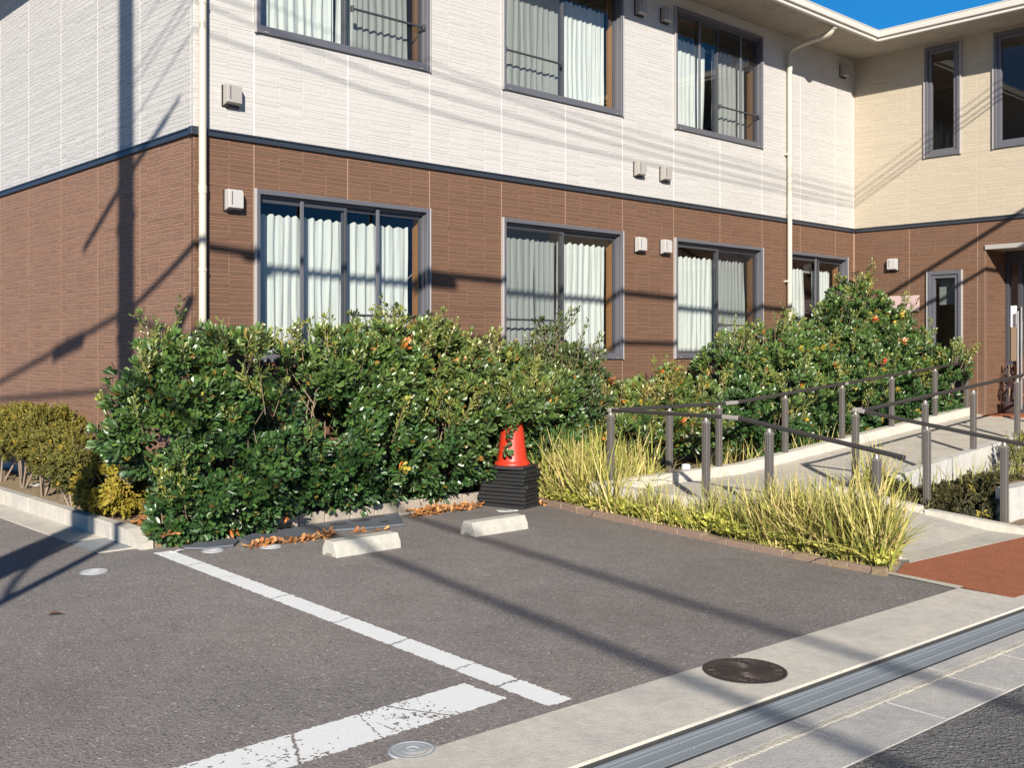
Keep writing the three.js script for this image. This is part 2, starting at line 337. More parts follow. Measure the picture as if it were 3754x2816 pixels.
for (const w of 'ABCP') {
  const J = joints[w];
  for (let i = 0; i + 1 < J.length; i++) for (const up of [0, 1]) {
    if (w === 'P' && up) continue;
    const gap = .0055;
    for (const [x0, x1, y0, y1] of cutRects([[J[i] + gap, J[i + 1] - gap, up ? BAND1 : .34, up ? SOF : w === 'P' ? 3.1 : BAND0]], wins[w]))
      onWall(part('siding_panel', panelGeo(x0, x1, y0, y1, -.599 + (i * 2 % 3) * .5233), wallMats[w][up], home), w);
  }
}
// corner trims and the end corner of the wing
for (const [y0, y1, m] of [[.34, BAND0, M.brown], [BAND1, SOF, M.white]]) { part('corner_trim', metric(rb(-.004, .054, y0, y1, -.054, .004, .004, 1)), m, home); }
part('corner_trim', metric(rb(XC - .006, XC + .022, .34, 3.1, 2.118, 2.157, .004, 1)), M.brownPlain, home);
// wall cores behind the siding: with real openings and thickness
function core(w, s0, s1, y0, y1, m, d = .15) {
  const gs = cutRects([[s0, s1, y0, y1]], wins[w].map(([a, b, c, e]) => b > 4.5 && w === 'C' ? [a - .03, b, c, e] : [a + .03, b - .03, c + .03, e - .03])).map(([a, b, c, e]) => bx(a, b, c, e, -d, -.003));
  onWall(part('wall', gs, m, home), w);
}
core('A', .02, XC + .1, .2, BAND0 + .03, M.brownJoint); core('A', .02, XC + .1, BAND0 + .03, SOF, M.whiteJoint);
core('B', -9.4, -.0, .2, BAND0 + .03, M.brownJoint); core('B', -9.4, -.0, BAND0 + .03, SOF, M.whiteJoint);
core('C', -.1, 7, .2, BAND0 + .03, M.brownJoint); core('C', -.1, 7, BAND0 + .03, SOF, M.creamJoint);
core('P', .15, .77, .3, 3.12, M.brownJoint, .1);
part('wall', [bx(XC + .15, 20, .2, SOF, 6.86, 7), bx(19.86, 20, .2, SOF, -9.3, 6.86), bx(.16, 19.86, .2, SOF, -9.4, -9.26)], M.whiteJoint, home);
part('foundation', [bx(.03, XC, -.1, .335, -.14, -.012), bx(.012, .14, -.1, .335, -9.4, -.15), bx(XC + .012, XC + .15, -.1, .335, .0, 2.1)], M.concreteGrey, home);
part('floor', [bx(.16, XC + .14, .45, FLOOR, -9.2, -.16), bx(XC + .2, 19.8, .45, FLOOR - .02, -9.2, 6.8), bx(.16, XC + .14, 3.35, 3.6, -9.2, -.16), bx(XC + .2, 19.8, 3.35, 3.6, -9.2, 6.8)], M.floorIn, home);
part('ceiling', [bx(.16, XC + .14, 3.30, 3.345, -9.2, -.16), bx(XC + .2, 19.8, 3.30, 3.345, -9.2, 6.8)], M.interior, home);
part('inner_wall', [bx(.16, 19.8, .63, 3.29, -3.3, -3.2), bx(.16, 19.8, 3.61, 6.37, -3.3, -3.2), bx(3.2, 3.3, .63, 3.29, -3.19, -.16), bx(6.3, 6.4, .63, 3.29, -3.19, -.16), bx(9.3, 9.4, .63, 3.29, -3.19, -.16), bx(3.2, 3.3, 3.61, 6.37, -3.19, -.16), bx(6.3, 6.4, 3.61, 6.37, -3.19, -.16), bx(9.3, 9.4, 3.61, 6.37, -3.19, -.16), bx(XC + 3, XC + 3.1, .63, 3.29, -3.1, 6.8), bx(XC + 3, XC + 3.1, 3.61, 6.37, -3.1, 6.8)], M.interior, home);
// belt course
{
  const prof = (l) => [rb(0, l, BAND0, BAND1, -.01, .028, .004, 1), rb(0, l, BAND1 - .012, BAND1 + .004, -.01, .04, .003, 1)];
  const a = part('belt_course', prof(XC - .03), M.band, home); a.position.set(0, 0, 0);
  const b = onWall(part('belt_course', prof(9.39), M.band, home), 'B'); b.position.set(0, 0, -9.36);
  const c = onWall(part('belt_course', prof(6.96), M.band, home), 'C'); c.position.set(XC, 0, .03);
  part('belt_corner', rb(-.043, .034, BAND0 - .006, BAND1 + .008, -.034, .043, .004, 1), M.band, home);
}
// roof: soffit, fascia gutter, low hip
{
  const e = EAVE - .06, o = [[-e, e], [XC - e, e], [XC - e, 7 + e], [20 + e, 7 + e], [20 + e, -9.4 - e], [-e, -9.4 - e]];
  part('soffit', slab(o, SOF, SOF + .03), M.soffit, home);
  const F = [];
  const run = (x0, z0, x1, z1) => { const L = Math.hypot(x1 - x0, z1 - z0), g = join([rb(0, L, 6.335, 6.40, -.055, .0, .008, 2), rb(0, L, 6.385, 6.485, -.05, .035, .014, 3), rb(0, L, 6.478, 6.495, .012, .042, .006, 2)]); g.rotateY(-Math.atan2(z1 - z0, x1 - x0)); g.translate(x0, 0, z0); part('gutter', g, M.fascia, home); };
  run(-EAVE - .03, EAVE, XC - EAVE + .0, EAVE); run(XC - EAVE, EAVE, XC - EAVE, 7 + EAVE);
  { const g = join([rb(0, 12, 6.335, 6.40, -.055, .0, .008, 2), rb(0, 12, 6.385, 6.485, -.05, .035, .014, 3)]); g.rotateY(-Math.PI / 2); g.translate(-EAVE, 0, -11.1); part('gutter', g, M.fascia, home); }
  // hip roof as two prisms
  const hip = (x0, x1, z0, z1, h) => { const along = x1 - x0 > z1 - z0, i = Math.min(x1 - x0, z1 - z0) / 2, y = 6.44; const R = along ? [[x0 + i, (z0 + z1) / 2], [x1 - i, (z0 + z1) / 2]] : [[(x0 + x1) / 2, z0 + i], [(x0 + x1) / 2, z1 - i]];
    const A = V(x0, y, z0), B = V(x1, y, z0), C = V(x1, y, z1), D = V(x0, y, z1), P = V(R[0][0], y + h, R[0][1]), Q = V(R[1][0], y + h, R[1][1]);
    const t = along ? [D, C, Q, D, Q, P, B, A, P, B, P, Q, A, D, P, C, B, Q, A, B, C, A, C, D] : [A, Q, P, A, D, Q, B, P, Q, B, Q, C, A, P, B, D, C, Q, A, B, C, A, C, D];
    const g = new THREE.BufferGeometry(); g.setAttribute('position', new THREE.BufferAttribute(new Float32Array(t.flatMap(v => [v.x, v.y, v.z])), 3)); g.computeVertexNormals(); return metric(g); };
  part('roof', [hip(-.84, 20.84, -10.2, .84, 1.3), hip(XC - .84, 20.84, -9, 7.84, 1.2)], M.roofing, home);
}

// ---------------------------------------------------------------- windows (parts of the building) and curtains
function pleats(s0, s1, y0, y1, n, seed, amp = .022, wl = .115, lean = 0) {
  const r = rng(seed), W = s1 - s0, nx = Math.max(24, Math.round(W / .009)), ny = 26, ph = r() * 6, ph2 = r() * 6;
  const g = new THREE.PlaneGeometry(W, y1 - y0, nx, ny), p = g.attributes.position;
  for (let i = 0; i < p.count; i++) {
    const u = p.getX(i) + W / 2, v = (p.getY(i) + (y1 - y0) / 2) / (y1 - y0), q = u + .028 * PN.noise(u * 5, v * 1.1, seed) + .012 * PN.noise(u * 13, v * 2.4, seed + 9);
    const env = .55 + .55 * (1 - v) + .4 * PN.noise(u * 2.5, v, seed + 3);
    const z = amp * env * (Math.sin(q * 2 * Math.PI / wl + ph) + .35 * Math.sin(q * 2 * Math.PI / (wl * .53) + ph2)) + .010 * PN.noise(u * 7, v * 1.6, seed + 5) + .006 * PN.noise(u * 22, v * 3, seed + 7);
    let y = p.getY(i); if (v > .97) y += .012 * Math.sin(q * 2 * Math.PI / wl + ph + .8) + .006 * Math.sin(u * 31);
    p.setXYZ(i, s0 + u + lean * (1 - v), y + (y0 + y1) / 2, n + z);
  }
  g.computeVertexNormals(); return clean(g);
}
// w: wall; bars: which half carries the guard bar and the insect screen; stiles: extra sash stiles; cur: curtains [s0, s1, lean]
function slidingWindow(w, [s0, s1, y0, y1], o) {
  const win = onWall(new THREE.Group(), w); win.name = 'window'; home.add(win);
  const c = .046, f = .030, mid = o.mid ?? (s0 + s1) / 2;
  part('frame', [rb(s0, s0 + c, y0, y1, -.06, f, .004), rb(s1 - c, s1, y0, y1, -.06, f, .004), rb(s0 + c - .002, s1 - c + .002, y1 - c, y1 - .0015, -.06, f - .002, .004), rb(s0 + c - .002, s1 - c + .002, y0 + .0015, y0 + .075, -.06, f - .002, .004),
    rb(s0 + c, s0 + c + .012, y0 + .06, y1 - c, -.12, -.02, .003), rb(s1 - c - .012, s1 - c, y0 + .06, y1 - c, -.12, -.02, .003)], M.frame, win);
  part('frame_edge', rb(s0 - .008, s0 + .010, y0 - .004, y1 + .003, -.004, f + .004, .003), M.frameEdge, win); part('frame_edge', rb(s1 - .012, s1 + .006, y0 - .004, y1 + .003, -.004, f + .003, .003), M.frameEdge, win);
  part('drain_cap', rb(s0 + .09, s0 + .13, y0 + .014, y0 + .022, f - .004, f + .004, .002, 1), M.frameEdge, win); part('drain_cap', rb(s1 - .14, s1 - .10, y0 + .014, y0 + .022, f - .004, f + .004, .002, 1), M.frameEdge, win);
  const a = s0 + c + .006, b = s1 - c - .006, gy0 = y0 + .085, gy1 = y1 - c - .055;
  for (const [p, q, n] of [[a, mid + .02, -.055], [mid - .02, b, -.085]]) {
    const sash = part('sash', [rb(p, p + .028, gy0 - .03, gy1 + .03, n - .014, n + .014, .003), rb(q - .028, q, gy0 - .03, gy1 + .03, n - .014, n + .014, .003), rb(p + .027, q - .027, gy0 - .03, gy0 + .012, n - .013, n + .013, .003), rb(p + .027, q - .027, gy1 - .012, gy1 + .03, n - .013, n + .013, .003)], M.sash, win);
    part('pane', pane(p + .03, q - .03, gy0, gy1, n), M.glass, win);
  }
  part('head_rail', rb(a, b, gy1 + .03, gy1 + .055, -.10, -.03, .003), M.frame, win);
  if (o.stiles) part('screen_stile', o.stiles.map(s => rb(s - .018, s + .018, gy0 - .02, gy1 + .04, -.034, -.014, .003)), M.frame, win);
  if (o.screen) part('insect_screen', pane(o.screen[0], o.screen[1], gy0, gy1 + .02, -.024), M.screen, win);
  if (o.bar) { const [p, q] = o.bar; part('guard_bar', [cyl(V(p, y0 + .47, -.005), V(q, y0 + .47, -.005), .0125), rb(p - .004, p + .018, y0 + .44, y0 + .50, -.03, .008, .003), rb(q - .018, q + .004, y0 + .44, y0 + .50, -.03, .008, .003)], M.sash, win); }
  part('reveal', [bx(s0 + .035, s0 + .055, y0 + .04, y1 - .04, -.225, -.105), bx(s1 - .055, s1 - .035, y0 + .04, y1 - .04, -.225, -.105), bx(s0 + .056, s1 - .056, y0 + .04, y0 + .06, -.225, -.105), bx(s0 + .056, s1 - .056, y1 - .06, y1 - .04, -.225, -.105)], M.wood, win);
}
function pane(p, q, y0, y1, n) { const g = new THREE.PlaneGeometry(q - p, y1 - y0); g.translate((p + q) / 2, (y0 + y1) / 2, n); return clean(g); }
function curtain(w, label, parts, y0, y1, n, seed) {
  const o = wallThing('curtain', label, 'curtain', null, w);
  parts.forEach(([a, b, lean], i) => part('curtain_panel', pleats(a, b, y0, y1, n - (i % 2) * .012, seed + i * 7, .012, .085 + .04 * ((seed * 7 + i * 3) % 5) / 5, lean || 0), M.curtain, o));
  part('curtain_rail', [rb(parts[0][0] - .02, parts[parts.length - 1][1] + .02, y1 - .03, y1 - .012, n - .05, n - .035, .003)], M.frameEdge, o);
}
{
  const [W1, U1, W2, U2, W3, U3, W4] = wins.A; const N = -.19;
  slidingWindow('A', W1, { stiles: [1.13, 2.03], bar: [1.72, 2.62] });
  curtain('A', 'white pleated curtain behind the lower window nearest the cream corner pipe', [[.66, 1.66], [1.655, 2.55]], WB0 + .05, 2.90, N, 3);
  slidingWindow('A', U1, { bar: [1.70, 2.62], screen: [1.68, 2.6] });
  curtain('A', 'white curtain behind the upper window above the long brown wall, nearest the corner pipe', [[.66, 1.6], [1.62, 2.54]], WB1 + .05, 6.0, N, 11);
  slidingWindow('A', W2, { bar: [3.81, 4.73], screen: [3.8, 4.72] });
  curtain('A', 'white finely pleated curtain with a dark slit, behind the middle lower window', [[3.84, 4.43], [4.445, 4.80], [4.82, 5.69]], WB0 + .05, 2.91, N, 21);
  slidingWindow('A', U2, { bar: [3.81, 4.73], screen: [3.8, 4.72] });
  curtain('A', 'white curtain below a strip of reflected sky, behind the middle upper window', [[3.80, 4.78], [4.80, 5.69]], WB1 + .05, 5.90, N, 31);
  slidingWindow('A', W3, { bar: [7.93, 8.9], screen: [7.93, 8.88] });
  curtain('A', 'bright white curtain behind the lower window right of the paired pale vents', [[6.95, 7.9], [7.92, 8.80]], WB0 + .05, 2.88, N, 41);
  slidingWindow('A', U3, { stiles: [7.48, 8.46], bar: [7.93, 8.9], screen: [7.93, 8.88] });
  curtain('A', 'parted white curtain behind the upper window left of the second downpipe', [[6.95, 7.50, .0], [7.50, 7.86, -.05], [7.98, 8.55], [8.58, 8.78]], WB1 + .05, 5.88, N, 51);
  slidingWindow('A', W4, { mid: 10.62, stiles: [10.5] });
  curtain('A', 'white curtain pulled aside behind the lower window beside the inner corner', [[9.78, 10.42, .07], [10.66, 11.22]], WB0 + .05, 2.86, N, 61);
}
function fixedWindow(w, [s0, s1, y0, y1], bottomRail = .07) {
  const win = onWall(new THREE.Group(), w); win.name = 'window'; home.add(win); const c = .06, f = .035, d = .055;
  part('frame', [rb(s0, s0 + c, y0, y1, -.06, f, .004), rb(s1 - c, s1, y0, y1, -.06, f, .004), rb(s0 + c - .002, s1 - c + .002, y1 - c, y1 - .0015, -.06, f - .002, .004), rb(s0 + c - .002, s1 - c + .002, y0 + .0015, y0 + bottomRail, -.06, f - .002, .004)], M.frame, win);
  part('frame_edge', rb(s0 - .007, s0 + .012, y0 - .004, y1 + .003, -.004, f + .004, .003), M.frameEdge, win); part('frame_edge', rb(s1 - .012, s1 + .007, y0 - .004, y1 + .003, -.004, f + .004, .003), M.frameEdge, win);
  part('sash', [rb(s0 + c, s0 + c + d, y0 + .06, y1 - c, -.05, .012, .004), rb(s1 - c - d, s1 - c, y0 + .06, y1 - c, -.05, .012, .004), rb(s0 + c + d - .002, s1 - c - d + .002, y1 - c - d, y1 - c, -.05, .010, .004), rb(s0 + c + d - .002, s1 - c - d + .002, y0 + .06, y0 + .06 + d, -.05, .010, .004)], M.frame, win);
  part('pane', pane(s0 + c + d - .01, s1 - c - d + .01, y0 + .10, y1 - c - d + .01, -.02), M.glass, win);
}
fixedWindow('C', wins.C[0]); fixedWindow('C', wins.C[1]); fixedWindow('C', wins.C[2]);
{ // pale blind hanging inside the wide upper wing window
  const o = wallThing('roller_blind', 'pale roller blind partly lowered inside the narrow lower wing window', 'blind', null, 'C');
  part('fabric', bx(1.36, 1.70, 2.30, 2.72, -.19, -.186), std(.16, .17, .17, .9), o); part('roller', cyl(V(1.36, 2.73, -.19), V(1.70, 2.73, -.19), .02), M.frame, o);
}
// porch: lintel, ceiling, inner side, glazed door
{
  part('porch_lintel', [rb(XC - .03, XC + .02, 3.10, 3.17, 2.15, 4.64, .006)], M.vent, home);
  part('porch_ceiling', [bx(XC + .021, 13.2, 3.121, 3.16, 2.10, 4.64)], M.soffit, home);
  part('porch_floor', [bx(XC - .2, 13.2, .30, FLOOR, 2.175, 4.6)], M.redAsphalt, home);
  part('porch_wall', [bx(XC + .02, 13.2, .3, 3.12, 4.6, 4.72), bx(13.2, 13.3, .3, 3.12, 1.9, 4.72)], M.brownJoint, home);
  const X = 12.42, door = new THREE.Group(); door.name = 'entrance_door'; home.add(door);
  part('door_frame', [rb(X - .04, X + .06, FLOOR, 3.118, 2.155, 2.20, .004), rb(X - .04, X + .06, 2.93, 3.115, 2.2, 4.6, .004), rb(X - .03, X + .05, FLOOR, 2.93, 2.335, 2.40, .004), rb(X - .03, X + .05, FLOOR, 2.93, 3.35, 3.42, .004)], M.sash, door);
  part('kick_rail', [rb(X - .015, X + .03, 1.36, 1.42, 2.2, 2.335, .004), rb(X - .015, X + .03, FLOOR, FLOOR + .12, 2.2, 3.35, .004)], M.sash, door);
  const gm = pane(2.2, 3.35, FLOOR + .1, 2.93, 0); gm.rotateY(-Math.PI / 2); gm.translate(X + .005, 0, 0); part('pane', gm, M.glass, door);
  part('door_handle', [cyl(V(X - .075, .68, 2.352), V(X - .075, 2.19, 2.352), .018, .018, 14), cyl(V(X - .075, .9, 2.352), V(X, .9, 2.352), .009), cyl(V(X - .075, 2.0, 2.352), V(X, 2.0, 2.352), .009)], M.bar, door);
  part('door_handle', [cyl(V(X - .075, .68, 2.405), V(X - .075, 2.25, 2.405), .014, .014, 14), cyl(V(X - .075, .9, 2.405), V(X, .9, 2.405), .009)], M.bar, door);
  part('wood_panel', [bx(X + .14, X + .16, FLOOR, 1.36, 2.20, 2.30), bx(X + .3, X + .34, FLOOR, 1.5, 2.42, 3.3)], M.orange, door);
  // notices on the glass
  const notice = (label, z0, z1, y0, y1, seed) => {
    const c = document.createElement('canvas'); c.width = 256; c.height = 512; const q = c.getContext('2d'); q.fillStyle = '#fdfdfb'; q.fillRect(0, 0, 256, 512);
    q.fillStyle = '#6d86c6'; q.fillRect(0, 0, 14, 512); const r = rng(seed);
    q.fillStyle = '#b9c3c8'; for (let i = 0; i < 9; i++) q.fillRect(60 + r() * 14, 70 + i * 36, 70 + r() * 90, 7); q.fillStyle = '#d8dfd6'; q.fillRect(70, 420, 120, 40);
    const t = new THREE.CanvasTexture(c); t.colorSpace = THREE.SRGBColorSpace; const g = new THREE.BoxGeometry(z1 - z0, y1 - y0, .002); g.rotateY(-Math.PI / 2); g.translate(X - .003, (y0 + y1) / 2, (z0 + z1) / 2);
    solo('notice', clean(g), std(.9, .9, .9, .5, { map: t }), label, 'notice');
  };
  notice('white paper notice taped to the glass left of the entrance door handles', 2.215, 2.318, 1.945, 2.275, 5);
  notice('white paper notice at the right picture edge on the entrance door', 2.425, 2.56, 1.72, 2.02, 9);
  // potted dark plant against the porch side wall
  const pl = thing('potted_plant', 'dark reddish plant in a low pot in the porch corner', 'plant', null, [XC + .42, FLOOR, 2.33]);
  part('pot', clean(new THREE.LatheGeometry([[0, 0], [.09, 0], [.12, .16], [.125, .17], [.11, .17], [.10, .15], [0, .15]].map(a => new THREE.Vector2(...a)), 16)), std(.05, .03, .03, .7), pl);
  const r = rng(8), L = []; for (let i = 0; i < 46; i++) { const h = .12 + r() * .62, a = r() * 6.3, d = .03 + .1 * r(); const g = new THREE.PlaneGeometry(.05, .09); g.rotateX(-.9 + r()); g.rotateY(a); g.translate(Math.cos(a) * d, h, Math.sin(a) * d); L.push(clean(g)); }
  part('leaves', L, std(.035, .012, .012, .7, { side: THREE.DoubleSide }), pl, 'stuff'); part('stem', [cyl(V(0, .14, 0), V(.02, .6, .01), .008), cyl(V(0, .14, 0), V(-.05, .75, .02), .006)], M.bark, pl);
}
// mat-like dark step at the porch edge is the shade of the lintel itself: nothing built

// ---------------------------------------------------------------- vent hoods on the walls
function ventHood(w, s, y, label, m, wide = .15) {                       // s, y: middle of the hood
  const v = wallThing('vent_hood', label, 'vent hood', 'vent hoods on the siding', w), h = .168, d = .075, hw = wide / 2;
  part('flange', rb(s - hw - .012, s + hw + .012, y - h / 2 - .03, y + h / 2 + .004, .001, .012, .003), M.dark, v);
  const sh = new THREE.Shape([[0, h / 2], [d - .02, h / 2], [d, h / 2 - .02], [d, -h / 2 + .01], [d - .03, -h / 2 - .0], [0, -h / 2 - .012]].map(a => new THREE.Vector2(...a)));
  const outer = new THREE.ExtrudeGeometry(sh, { depth: wide - .012, bevelEnabled: true, bevelSize: .006, bevelThickness: .006, bevelSegments: 2 }); outer.rotateY(-Math.PI / 2); outer.translate(s + hw - .006, y, .012);
  part('hood', clean(outer), m, v);
  part('opening', bx(s - hw + .012, s + hw - .012, y - h / 2 - .028, y - h / 2 - .004, .014, d - .034), M.dark, v);
  part('side_slot', bx(s - hw + .03, s - hw + .037, y - h / 2 + .03, y + h / 2 - .015, d + .0165, d + .0195), M.gasket, v);
}
ventHood('A', .355, 3.935, 'grey vent hood on white siding left of the upper window, near the corner pipe', M.vent);
ventHood('A', .37, 2.975, 'pale vent hood on brown siding left of the lower window, near the corner pipe', M.ventPale);
ventHood('A', 6.125, 3.94, 'grey vent hood, left one of the pair on white siding above the belt course', M.vent);
ventHood('A', 6.655, 3.935, 'grey vent hood, right one of the pair on white siding above the belt course', M.vent);
ventHood('A', 6.14, 2.96, 'pale vent hood, left one of the pair on brown siding between lower windows', M.ventPale);
ventHood('A', 6.66, 2.965, 'pale vent hood, right one of the pair on brown siding between lower windows', M.ventPale);
ventHood('A', 6.145, 6.03, 'shaded vent hood, left one of the pair under the eave', M.vent);
ventHood('A', 6.67, 6.045, 'shaded vent hood, right one of the pair under the eave beside the upper window', M.vent);
ventHood('A', 11.27, 6.14, 'shaded vent hood under the eave beside the inner corner', M.vent);
ventHood('C', .70, 2.965, 'pale vent hood on the brown wing wall above the tallest bush', M.ventPale, .15);

// ---------------------------------------------------------------- downpipes
{
  const a = thing('downpipe', 'cream downpipe at the outer corner of the building', 'downpipe');
  part('pipe', [cyl(V(.055, .06, .06), V(.055, 6.36, .06), .034, .034, 20)], M.pipe, a);
  for (const y of [1.1, 2.3, 4.7]) part('clip', [cyl(V(.055, y, .06), V(.055, y + .025, .06), .038, .038, 20), rb(.045, .065, y, y + .025, -.01, .06, .003)], M.pipe, a);
  part('socket', cyl(V(.055, 3.0, .06), V(.055, 3.07, .06), .038, .038, 20), M.pipe, a);
  const b = thing('downpipe', 'cream downpipe with a bent neck from the gutter, right of the third upper window', 'downpipe'), X = 9.615;
  part('pipe', [cyl(V(X, .06, .065), V(X, 6.05, .065), .036, .036, 20)], M.pipe, b);
  part('neck', [tube([V(X, 5.98, .065), V(X, 6.10, .07), V(X, 6.155, .13), V(X - .005, 6.19, .3), V(X - .015, 6.225, .62), V(X - .015, 6.25, .74), V(X - .015, 6.34, .80)], .036, 40, 16)], M.pipe, b);
  part('elbow', [tube([V(X - .014, 6.222, .58), V(X - .015, 6.25, .74), V(X - .015, 6.33, .80)], .043, 16, 16), cyl(V(X - .015, 6.30, .80), V(X - .015, 6.345, .80), .05, .05, 18)], M.pipe, b);
  part('socket', [cyl(V(X, 5.84, .065), V(X, 5.90, .065), .041, .041, 18), cyl(V(X, 3.64, .065), V(X, 3.70, .065), .041, .041, 18)], M.pipe, b);
  for (const y of [2.62, 4.55]) part('clip', [cyl(V(X, y, .065), V(X, y + .03, .065), .040, .040, 18), rb(X - .06, X - .03, y, y + .03, -.004, .07, .004)], M.pipe, b);
}
{
  const s = wallThing('wall_plate', 'pale pink plate on the wing wall behind the tallest bush', 'sign', null, 'C');
  part('plate', rb(.62, 1.13, 2.2, 2.455, .012, .03, .01, 3), M.pink, s); part('spacer', [cyl(V(.7, 2.4, -.004), V(.7, 2.4, .014), .008), cyl(V(1.05, 2.25, -.004), V(1.05, 2.25, .014), .008)], M.galv, s);
}
{
  const s = thing('pipe_cap', 'white plastic pipe cap on the brown end wall above the bed', 'pipe cap', null, [0, .73, -1.74]);
  part('cap', [rb(-.10, -.004, -.04, .045, -.06, .06, .014, 3)], M.plasticWhite, s); part('spout', cyl(V(-.06, -.03, .0), V(-.06, -.10, 0), .022), M.plasticWhite, s);
}
// ================================================================ LOT: painted lines, stops, covers
function paintLine(label, a, b, width, breaks, wear, seed) {             // worn paint: ragged strip of grid cells, chipped away where it is worn
  const dir = b.clone().sub(a), L = dir.length(); dir.normalize(); const nrm = V(-dir.z, 0, dir.x), r = rng(seed), cell = .0085, nx = Math.round(L / cell), nw = Math.round(width / cell), pos = [], rag = [];
  const at = (i, j) => {
    let e = (j / nw - .5) * width; const x = i * cell;
    if (j === 0 || j === nw) e += (j ? 1 : -1) * (.012 * PN.noise(x * 16, seed, j) + .014 * PN.noise(x * 48, seed + 3, j));
    const p = a.clone().addScaledVector(dir, clamp(x + (i === 0 || i === nx ? .014 * PN.noise(j * .35, seed, 4.4) : 0), -.02, L + .02)).addScaledVector(nrm, e); return [p.x, .0042, p.z];
  };
  for (let i = 0; i < nx; i++) {
    for (let j = 0; j < nw; j++) {
      const x = (i + .5) * cell, y = (j / nw - .5) * width; let k = 0;
      for (const [bs, bw, sk] of breaks) { const dx = Math.abs(x - bs - sk * y - .012 * PN.noise(y * 26, bs, seed)); if (dx < bw * (.7 + .6 * PN.noise(y * 40, bs, 1))) k = 1; }
      const w = wear(x, y); const n = PN.noise(x * 38, y * 44, seed) * .6 + PN.noise(x * 90, y * 100, seed + 2) * .5 + PN.noise(x * 9, y * 11, seed + 4) * .35;
      if (n > 1.02 - w) k = 1;
      if (k) continue;
      const A = at(i, j), B = at(i + 1, j), C = at(i + 1, j + 1), D = at(i, j + 1); pos.push(...A, ...C, ...B, ...A, ...D, ...C);
    }
  }
  const g = new THREE.BufferGeometry(); g.setAttribute('position', new THREE.BufferAttribute(new Float32Array(pos), 3)); g.computeVertexNormals();
  const n = g.attributes.normal; if (n.getY(0) < 0) { for (let i = 0; i < pos.length; i += 9) { for (let m = 0; m < 3; m++) { const t = pos[i + m]; pos[i + m] = pos[i + 3 + m]; pos[i + 3 + m] = t; } } g.setAttribute('position', new THREE.BufferAttribute(new Float32Array(pos), 3)); g.computeVertexNormals(); }
  const m = solo('painted_line', metric(g), M.paint, label, 'painted line'); m.userData.kind = 'structure'; return m;
}
M.paint = std(.88, .88, .87, .8, { bumpMap: rep(asph.bump, 1.4), bumpScale: .0025 });
paintLine('thin white parking line running from the hedge to the concrete apron', V(-.704, 0, .90), V(-.938, 0, 5.50), .152, [[.62, .006, .2], [1.18, .004, -.1], [1.95, .008, .3], [2.72, .006, .25], [3.32, .010, .3], [3.9, .006, .2], [4.24, .012, .1]], (x, y) => x < .25 ? .35 : .16, 3);
paintLine('broad worn white stop line with cracked paint at the lot entrance', V(-1.075, 0, 5.145), V(-5.5, 0, 5.19), .30, [[.40, .010, .5], [.66, .006, -.3], [1.02, .011, -.5], [1.5, .009, .4], [2.2, .012, .2]], (x, y) => (x < .28 ? .26 : x < .62 ? .80 : x < .95 ? .52 : .76) * (y < 0 ? 1.02 : .86), 6);
function wheelStop(label, x0, z0, turn) {
  const t = thing('wheel_stop', label, 'wheel stop', 'concrete wheel stops in the parking bays', [x0, 0, z0], turn);
  const s = new THREE.Shape([[-.095, .004], [-.088, .062], [-.058, .112], [.052, .112], [.088, .05], [.095, .004]].map(a => new THREE.Vector2(...a)));
  const g = new THREE.ExtrudeGeometry(s, { depth: .60, steps: 24, bevelEnabled: true, bevelSize: .006, bevelThickness: .012, bevelSegments: 2 }); g.rotateY(Math.PI / 2); g.translate(-.30, 0, 0); g.scale(1, 1, -1);
  const p = g.attributes.position, ix = []; for (let i = 0; i < p.count; i += 3) ix.push(i, i + 2, i + 1); g.setIndex(ix);
  part('block', metric(g), M.stop, t);
  for (const x of [-.22, .22]) part('bolt_recess', rb(x - .018, x + .018, .104, .1145, -.012, .022, .002, 1).translate(0, 0, 0), M.stopDark, t);
  part('handhold', [bx(-.318, -.311, .002, .022, -.04, .04), bx(.311, .318, .002, .022, -.04, .04)], M.stopDark, t);
}
M.stop = std(.53, .505, .445, .88, { map: conc.map, bumpMap: conc.bump, bumpScale: .003 }); M.stopDark = std(.22, .20, .16, .9);
wheelStop('pale concrete wheel stop in front of the grey sheets at the hedge foot', .478, 1.928, .01);
wheelStop('pale concrete wheel stop in front of the stack of black plates', 1.846, 1.982, -.01);
function disc(label, x, z, r, m, y = 0) {
  const d = thing('pit_cover', label, 'pit cover', 'round pit covers in the asphalt', [x, y, z]);
  part('rim', clean(new THREE.LatheGeometry([[r * .9, .001], [r * .9, .008], [r * 1.02, .009], [r * 1.05, .001]].map(a => new THREE.Vector2(...a)), 40)), M.discGrey, d);
  part('lid', clean(new THREE.LatheGeometry([[0, .010], [r * .18, .010], [r * .2, .006], [r * .3, .006], [r * .32, .011], [r * .42, .011], [r * .44, .007], [r * .62, .007], [r * .64, .0085], [r * .74, .0085], [r * .76, .007], [r * .895, .007]].map(a => new THREE.Vector2(...a)), 40)), m, d);
}
disc('white round pit cover near the kerb end, left of the thin white line', -1.384, 1.268, .094, M.discWhite);
disc('grey round pit cover with rings between the broad stop line and the apron', -1.772, 5.492, .092, M.discGrey);
disc('dusty white pit cover with fallen orange leaves behind it', .03, 1.29, .085, M.discWhite);
disc('small white pit cover tucked under the front of the grey sheet', -.392, 1.128, .082, M.discWhite);
